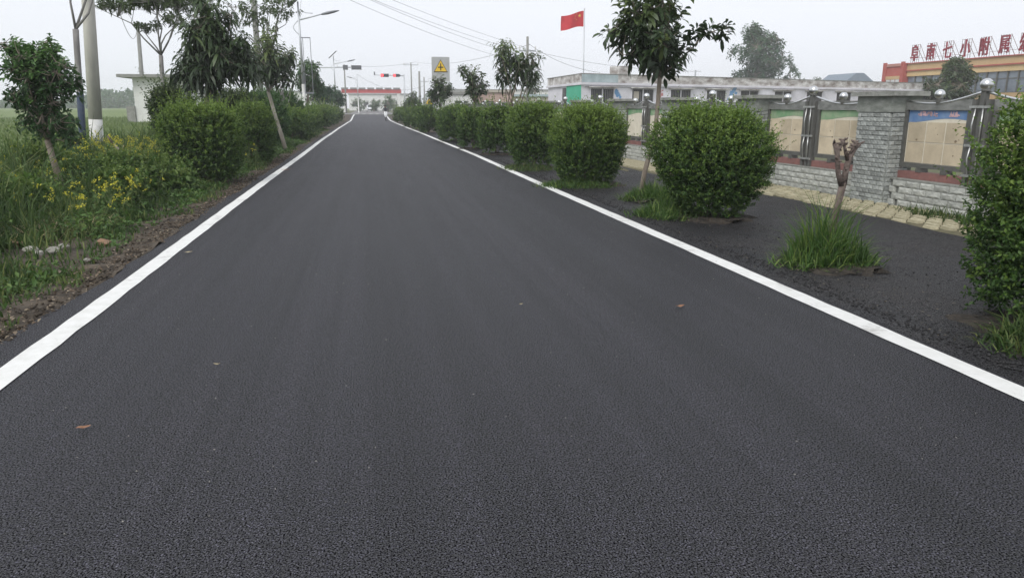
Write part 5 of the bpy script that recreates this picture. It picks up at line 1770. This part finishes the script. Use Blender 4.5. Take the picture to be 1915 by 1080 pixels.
# low houses past the wall and grey house roof behind
def low_house(x0, x1, y0, y1, h, m, top, label, wins):
    t = thing('low_house', ((x0+x1)/2, y0, 0), label, 'house', 'low houses beyond the wall')
    MB().box(x0, x1, y0, y1, -.05, h).build('wall', M[m], t)
    MB().box(x0 - .15, x1 + .15, y0 - .15, y1 + .15, h, h + .22).build('roof', M[top], t)
    for (a, b_, z0, z1) in wins:
        w = MB().box(a, b_, y0 - .04, y0 - .002, z0, z1).build('window', M['window_dark'], t)
        MB().box(a - .06, b_ + .06, y0 - .07, y0 - .042, z0 - .1, z0 - .003).build('sill', M['concrete'], w)


low_house(7.0, 9.2, 66, 72, 2.55, 'shed_wall', 'concrete', 'narrow whitish low house past the wall, nearest the warning sign', [(7.5, 8.6, 1.2, 2.0)])
low_house(9.5, 13.0, 68, 75, 2.75, 'pink_wall', 'beige_wall', 'pink plastered low house behind the small loquat tree', [(10.2, 11.2, 1.1, 2.0)])
low_house(13.3, 18.2, 72, 79, 2.45, 'beige_wall', 'teal_paint', 'beige low house with teal roof edge beside the school block', [(14.0, 15.2, 1.2, 2.0), (16.2, 17.4, 1.2, 2.0)])
t = thing('gable_house', (90.2, 132, 0), 'far house with blue-grey gable roof above the school block parapet', 'house')
MB().box(87.8, 92.6, 130, 138, -.05, 6.1).build('wall', M['shed_wall'], t)
MB().prism([(87.2, 6.0), (93.2, 6.0), (90.9, 7.6), (89.4, 7.6)], 129.6, 138.4).build('roof', M['roof_blue'], t)

# gate across the far road, far blocks, hut row beyond
z5 = zgf(150)
t = thing('red_gate', (.9, 150, z5), 'red banner gate with tiled top spanning the far road', 'gate')
for gx in (-4.0, 6.2):
    MB().box(gx - .3, gx + .3, 149.7, 150.3, z5, z5 + 3.55).build('pillar', M['shed_wall'], t)
MB().box(-4.5, 6.7, 149.6, 150.4, z5 + 3.55, z5 + 4.25).build('red_beam', M['gate_red'], t)
for k in range(7):
    MB().box(-4.5 + 1.62*k, -4.5 + 1.62*k + 1.25, 149.45, 150.55, z5 + 4.25, z5 + 4.55).build('roof_tile', M['roof_grey'], t)
for k, (x0, x1, y0, h, lab) in enumerate([(-26, -7, 190, 4.4, 'pale long building in the mist left of the red gate'), (-5, 13, 235, 4.6, 'pale misty building seen under the red gate'), (18, 50, 200, 5.2, 'pale misty building right of the red signal mast')]):
    t = thing('far_building', ((x0+x1)/2, y0, .5), lab, 'building', 'misty buildings beyond the crossroads')
    MB().box(x0, x1, y0, y0 + 9, .4, .5 + h).build('wall', M['shed_wall'], t)
    MB().box(x0 - .3, x1 + .3, y0 - .3, y0 + 9.3, .5 + h, .8 + h).build('roof', M['roof_grey'], t)
    n_ = int((x1 - x0)/3.2)
    for q in range(n_):
        MB().box(x0 + 1 + 3.2*q, x0 + 2.5 + 3.2*q, y0 - .05, y0 - .002, 1.6, 3.0).build('window', M['window_dark'], t)

# ------------------------------------------------------------------ far trees
def far_tree(label, x, y, r, h, n, leaf, seed, m='leaf_far', group='trees fading in the mist', low=.12, upright=False):
    rng_ = np.random.default_rng(seed)
    z0 = zgf(y)
    blobs = []
    k = 9
    for i in range(k):
        u = (i + .5)/k
        zc = h*(low + (1 - low)*u)
        rr_ = r*math.sin(math.pi*(.12 + .80*u))**.7
        a = rng_.uniform(0, 2*np.pi)
        q = .35*rr_
        blobs.append((x + q*math.cos(a), y + q*math.sin(a), z0 + zc, rr_*.72, rr_*.72, h*.13, n//k))
    return tree(label, (x, y, z0), [(x, y, z0 - .1, .2), (x, y, z0 + h*.35, .13), (x, y, z0 + h*.6, .07)], blobs, leaf, 8, seed, name='far_tree', m=m, group=group, limbs=10, aspect=.5,
                droop=.1 if upright else .25, young=.35, small=True, rmin=.02)


far_tree('broad pale tree standing above the school block parapet', 63.8, 120, 5.4, 13.4, 900, .62, 401, low=.3)
far_tree('small tuft-topped tree right of the broad pale tree', 71, 121, 1.7, 9.2, 60, .5, 402, low=.45)
far_tree('dark tree in front of the ochre school building', 50.5, 60, 2.7, 5.35, 800, .42, 403, m='leaf_dark', low=.12)
far_tree('small dark conical tree left of the school block', 26, 118, 2.0, 6.0, 110, .5, 404, m='leaf_dark')
rf = random.Random(12)
TL = [(-1.5, 175, 2.4, 2.9), (1.6, 168, 2.0, 2.6), (4.4, 160, 1.8, 3.4), (6.0, 176, 2.2, 2.8), (8.6, 160, 1.8, 3.0), (-9, 150, 2.4, 4.2), (12.5, 150, 2.2, 4.0), (76, 128, 2.4, 6.8), (82, 130, 2.0, 6.4)]
TLL = ['low bush at the wheat-side foot of the misty building under the gate', 'low bush behind the white car', 'bushy tree above the rider on the scooter', 'low bush just inside the scooter-side gate pillar', 'low bush outside the scooter-side gate pillar',
       'misty tree outside the wheat-side gate pillar', 'misty tree between signal mast and low houses', 'misty tree top peeping over the school parapet beside the tuft-topped tree', 'misty tree top nearest the gable house']
for k, (x, y, r_, h) in enumerate(TL):
    far_tree(TLL[k], x, y, r_, h, 70, .42, 420 + k, m='leaf_sap' if y > 155 else 'leaf_far', low=.15)
# distant wood behind the wheat
n = 26000
r = np.random.default_rng(6)
xv = r.uniform(-250, -14, n); yv = 285 + r.uniform(0, 22, n) + 0*xv
hv = 4.2 + 1.8*np.sin(xv*.06) + 1.2*np.sin(xv*.21 + 1) + .9*np.sin(xv*.53)
zv = .5 + np.abs(r.random(n))*np.maximum(hv, 1.2)
d = unit(r.normal(size=(n, 3))); Ln = r.uniform(.7, 1.6, n)
V, T = leaf_arrays(np.stack([xv, yv, zv], 1), d, unit(r.normal(size=(n, 3))), Ln, Ln*.7)
tag(np_mesh('distant_wood', V, [T], M['leaf_far'], None, np.tile(r.random(n), 2)), 'faint line of trees along the misty wheat horizon', 'wood', kind='stuff')

# ------------------------------------------------------------------ car and scooter rider
z5 = zgf(170)
cx, cy = .85, 172.0
t = thing('car', (cx, cy, z5), 'small white car facing the crossroads under the red gate', 'car')
prof = [(-2.0, .25), (-2.05, .62), (-1.9, .80), (-1.0, .92), (-.35, 1.38), (1.0, 1.42), (1.75, .98), (2.0, .92), (2.05, .3)]
b = MB()
secs = [(-.80, .96), (-.70, 1.0), (.70, 1.0), (.80, .96)]
for sx, k_ in secs:
    for (py_, pz_) in prof: b.v.append((cx + sx*(1 if pz_ < 1 else .86), cy + py_*k_, z5 + pz_))
n_ = len(prof)
for i in range(3):
    for k in range(n_):
        b.f.append((i*n_+k, i*n_+(k+1) % n_, (i+1)*n_+(k+1) % n_, (i+1)*n_+k))
b.f.append(tuple(reversed(range(n_)))); b.f.append(tuple(3*n_+k for k in range(n_)))
b.build('body', M['car_white'], t)
MB().poly([(cx-.62, cy-.98, z5+.95), (cx+.62, cy-.98, z5+.95), (cx+.54, cy-.40, z5+1.36), (cx-.54, cy-.40, z5+1.36), (cx-.62, cy-.95, z5+.93), (cx+.62, cy-.95, z5+.93), (cx+.54, cy-.37, z5+1.34), (cx-.54, cy-.37, z5+1.34)],
          [(0, 1, 2, 3), (7, 6, 5, 4), (0, 4, 5, 1), (1, 5, 6, 2), (2, 6, 7, 3), (3, 7, 4, 0)]).build('windscreen', M['window_dark'], t)
for s in (-1, 1):
    MB().cbox((cx + s*.58, cy - 2.03, z5 + .66), (.26, .06, .14)).build('headlight', M['galv'], t)
    for q in (-1.3, 1.3):
        MB().lathe([(.28, -.1), (.31, -.08), (.31, .08), (.28, .1)], (cx + s*.72, cy + q, z5 + .31), 16, Matrix.Rotation(R(90), 4, 'Y')).build('wheel', M['rubber'], t)
MB().cbox((cx, cy - 2.07, z5 + .42), (1.1, .04, .14)).build('grille', M['black'], t)

sx, sy = 2.08, 87.0
sz = zgf(sy)
sc_ = thing('scooter', (sx, sy, sz), 'white electric scooter coming up the road by the right line', 'scooter')
for q in (-.62, .62):
    w = MB().lathe([(.16, -.05), (.22, -.045), (.225, 0), (.22, .045), (.16, .05)], (sx, sy + q, sz + .225), 18, Matrix.Rotation(R(90), 4, 'Y')).build('wheel', M['rubber'], sc_, smooth=True)
    MB().lathe([(.15, -.052), (.15, .052)], (sx, sy + q, sz + .225), 14, Matrix.Rotation(R(90), 4, 'Y')).build('rim', M['galv'], w)
b = MB()
for (w_, zz_, yo) in ((.10, .42, -.40), (.17, .60, -.44), (.19, .85, -.40), (.15, 1.0, -.34)):
    k = len(b.v)
    b.v += [(sx - w_, sy + yo, sz + zz_), (sx, sy + yo - .07, sz + zz_), (sx + w_, sy + yo, sz + zz_), (sx, sy + yo + .06, sz + zz_)]
    if k:
        for a in range(4): b.f.append((k-4+a, k-4+(a+1) % 4, k+(a+1) % 4, k+a))
b.f += [(3, 2, 1, 0), (12, 13, 14, 15)]
b.build('leg_shield', M['car_white'], sc_)
MB().cbox((sx, sy - .1, sz + .32), (.26, .62, .08)).build('footboard', M['black'], sc_)
MB().cbox((sx, sy + .42, sz + .52), (.27, .7, .34), 0, .08).build('rear_body', M['car_white'], sc_)
MB().cbox((sx, sy + .32, sz + .74), (.26, .62, .09)).build('seat', M['black'], sc_)
MB().tube([(sx, sy - .62, sz + .24), (sx, sy - .44, sz + .7), (sx, sy - .34, sz + 1.04)], .03, 8).build('fork', M['black'], sc_)
MB().tube([(sx - .32, sy - .22, sz + 1.06), (sx, sy - .33, sz + 1.04), (sx + .32, sy - .22, sz + 1.06)], .018, 8).build('handlebar', M['black'], sc_)
for s in (-1, 1):
    MB().tube([(sx + s*.2, sy - .3, sz + 1.06), (sx + s*.28, sy - .32, sz + 1.2)], .01, 5).ball((sx + s*.29, sy - .32, sz + 1.23), .05, 8, 5).build('mirror', M['black'], sc_)
MB().ball((sx, sy - .42, sz + .92), .07, 10, 6).build('headlamp', M['galv'], sc_, smooth=True)
MB().tube([(sx, sy - .72, sz + .44), (sx, sy - .50, sz + .47)], [.09, .10], 8).build('front_mudguard', M['car_white'], sc_)

# rider: one continuous skinned body
pe = thing('person', (sx, sy + .3, sz), 'person in dark clothes sitting on the white scooter, hands on the bars', 'person')
J = [((0, .30, .84), .15), ((0, .27, 1.05), .14), ((0, .22, 1.28), .16), ((0, .20, 1.40), .07), ((0, .17, 1.50), .085), ((0, .16, 1.62), .09),
     ((-.11, .24, .82), .10), ((-.14, -.12, .84), .075), ((-.11, -.14, .42), .05), ((-.11, -.26, .39), .04),
     ((.11, .24, .82), .10), ((.14, -.12, .84), .075), ((.11, -.14, .42), .05), ((.11, -.26, .39), .04),
     ((-.19, .21, 1.32), .07), ((-.29, .10, 1.10), .05), ((-.29, -.16, 1.08), .038), ((-.30, -.24, 1.07), .035),
     ((.19, .21, 1.32), .07), ((.29, .10, 1.10), .05), ((.29, -.16, 1.08), .038), ((.30, -.24, 1.07), .035)]
E_ = [(0, 1), (1, 2), (2, 3), (3, 4), (4, 5), (0, 6), (6, 7), (7, 8), (8, 9), (0, 10), (10, 11), (11, 12), (12, 13), (2, 14), (14, 15), (15, 16), (16, 17), (2, 18), (18, 19), (19, 20), (20, 21)]
me = bpy.data.meshes.new('body')
me.from_pydata([(p[0][0], p[0][1] - .3, p[0][2]) for p in J], E_, [])
bo = bpy.data.objects.new('body', me)
COL.objects.link(bo)
md = bo.modifiers.new('skin', 'SKIN')
for i, p in enumerate(J):
    sv_ = me.skin_vertices[0].data[i]
    sv_.radius = (p[1], p[1]); sv_.use_root = (i == 0)
md2 = bo.modifiers.new('sub', 'SUBSURF'); md2.levels = 1; md2.render_levels = 1
me.materials.append(M['cloth_dark'])
bo.parent = pe
MB().ball((sx, sy + .155, sz + 1.555), .098, 12, 8, 1.15).build('head', M['skin'], pe, smooth=True)
b = MB().lathe([(.118, -.02), (.125, .04), (.10, .12), (.05, .155), (.01, .16)], (sx, sy + .175, sz + 1.56), 12)
b.build('hair', M['black'], pe, smooth=True)

# ------------------------------------------------------------------ haze
hz, nt, N, L, bsdf = nm('haze')
N.remove(bsdf)
pv = N.new('ShaderNodeVolumePrincipled')
pv.inputs['Color'].default_value = (0.97, 0.975, 0.985, 1)
pv.inputs['Density'].default_value = 0.0012
pv.inputs['Anisotropy'].default_value = 0.25
L.new(pv.outputs[0], N['Material Output'].inputs['Volume'])
hb = MB().box(-500, 500, -60, 500, -1.2, 15.5).build('haze', hz)
hb['kind'] = 'stuff'
tag(hb, 'thin pale mist hanging over the road and fields', 'haze')
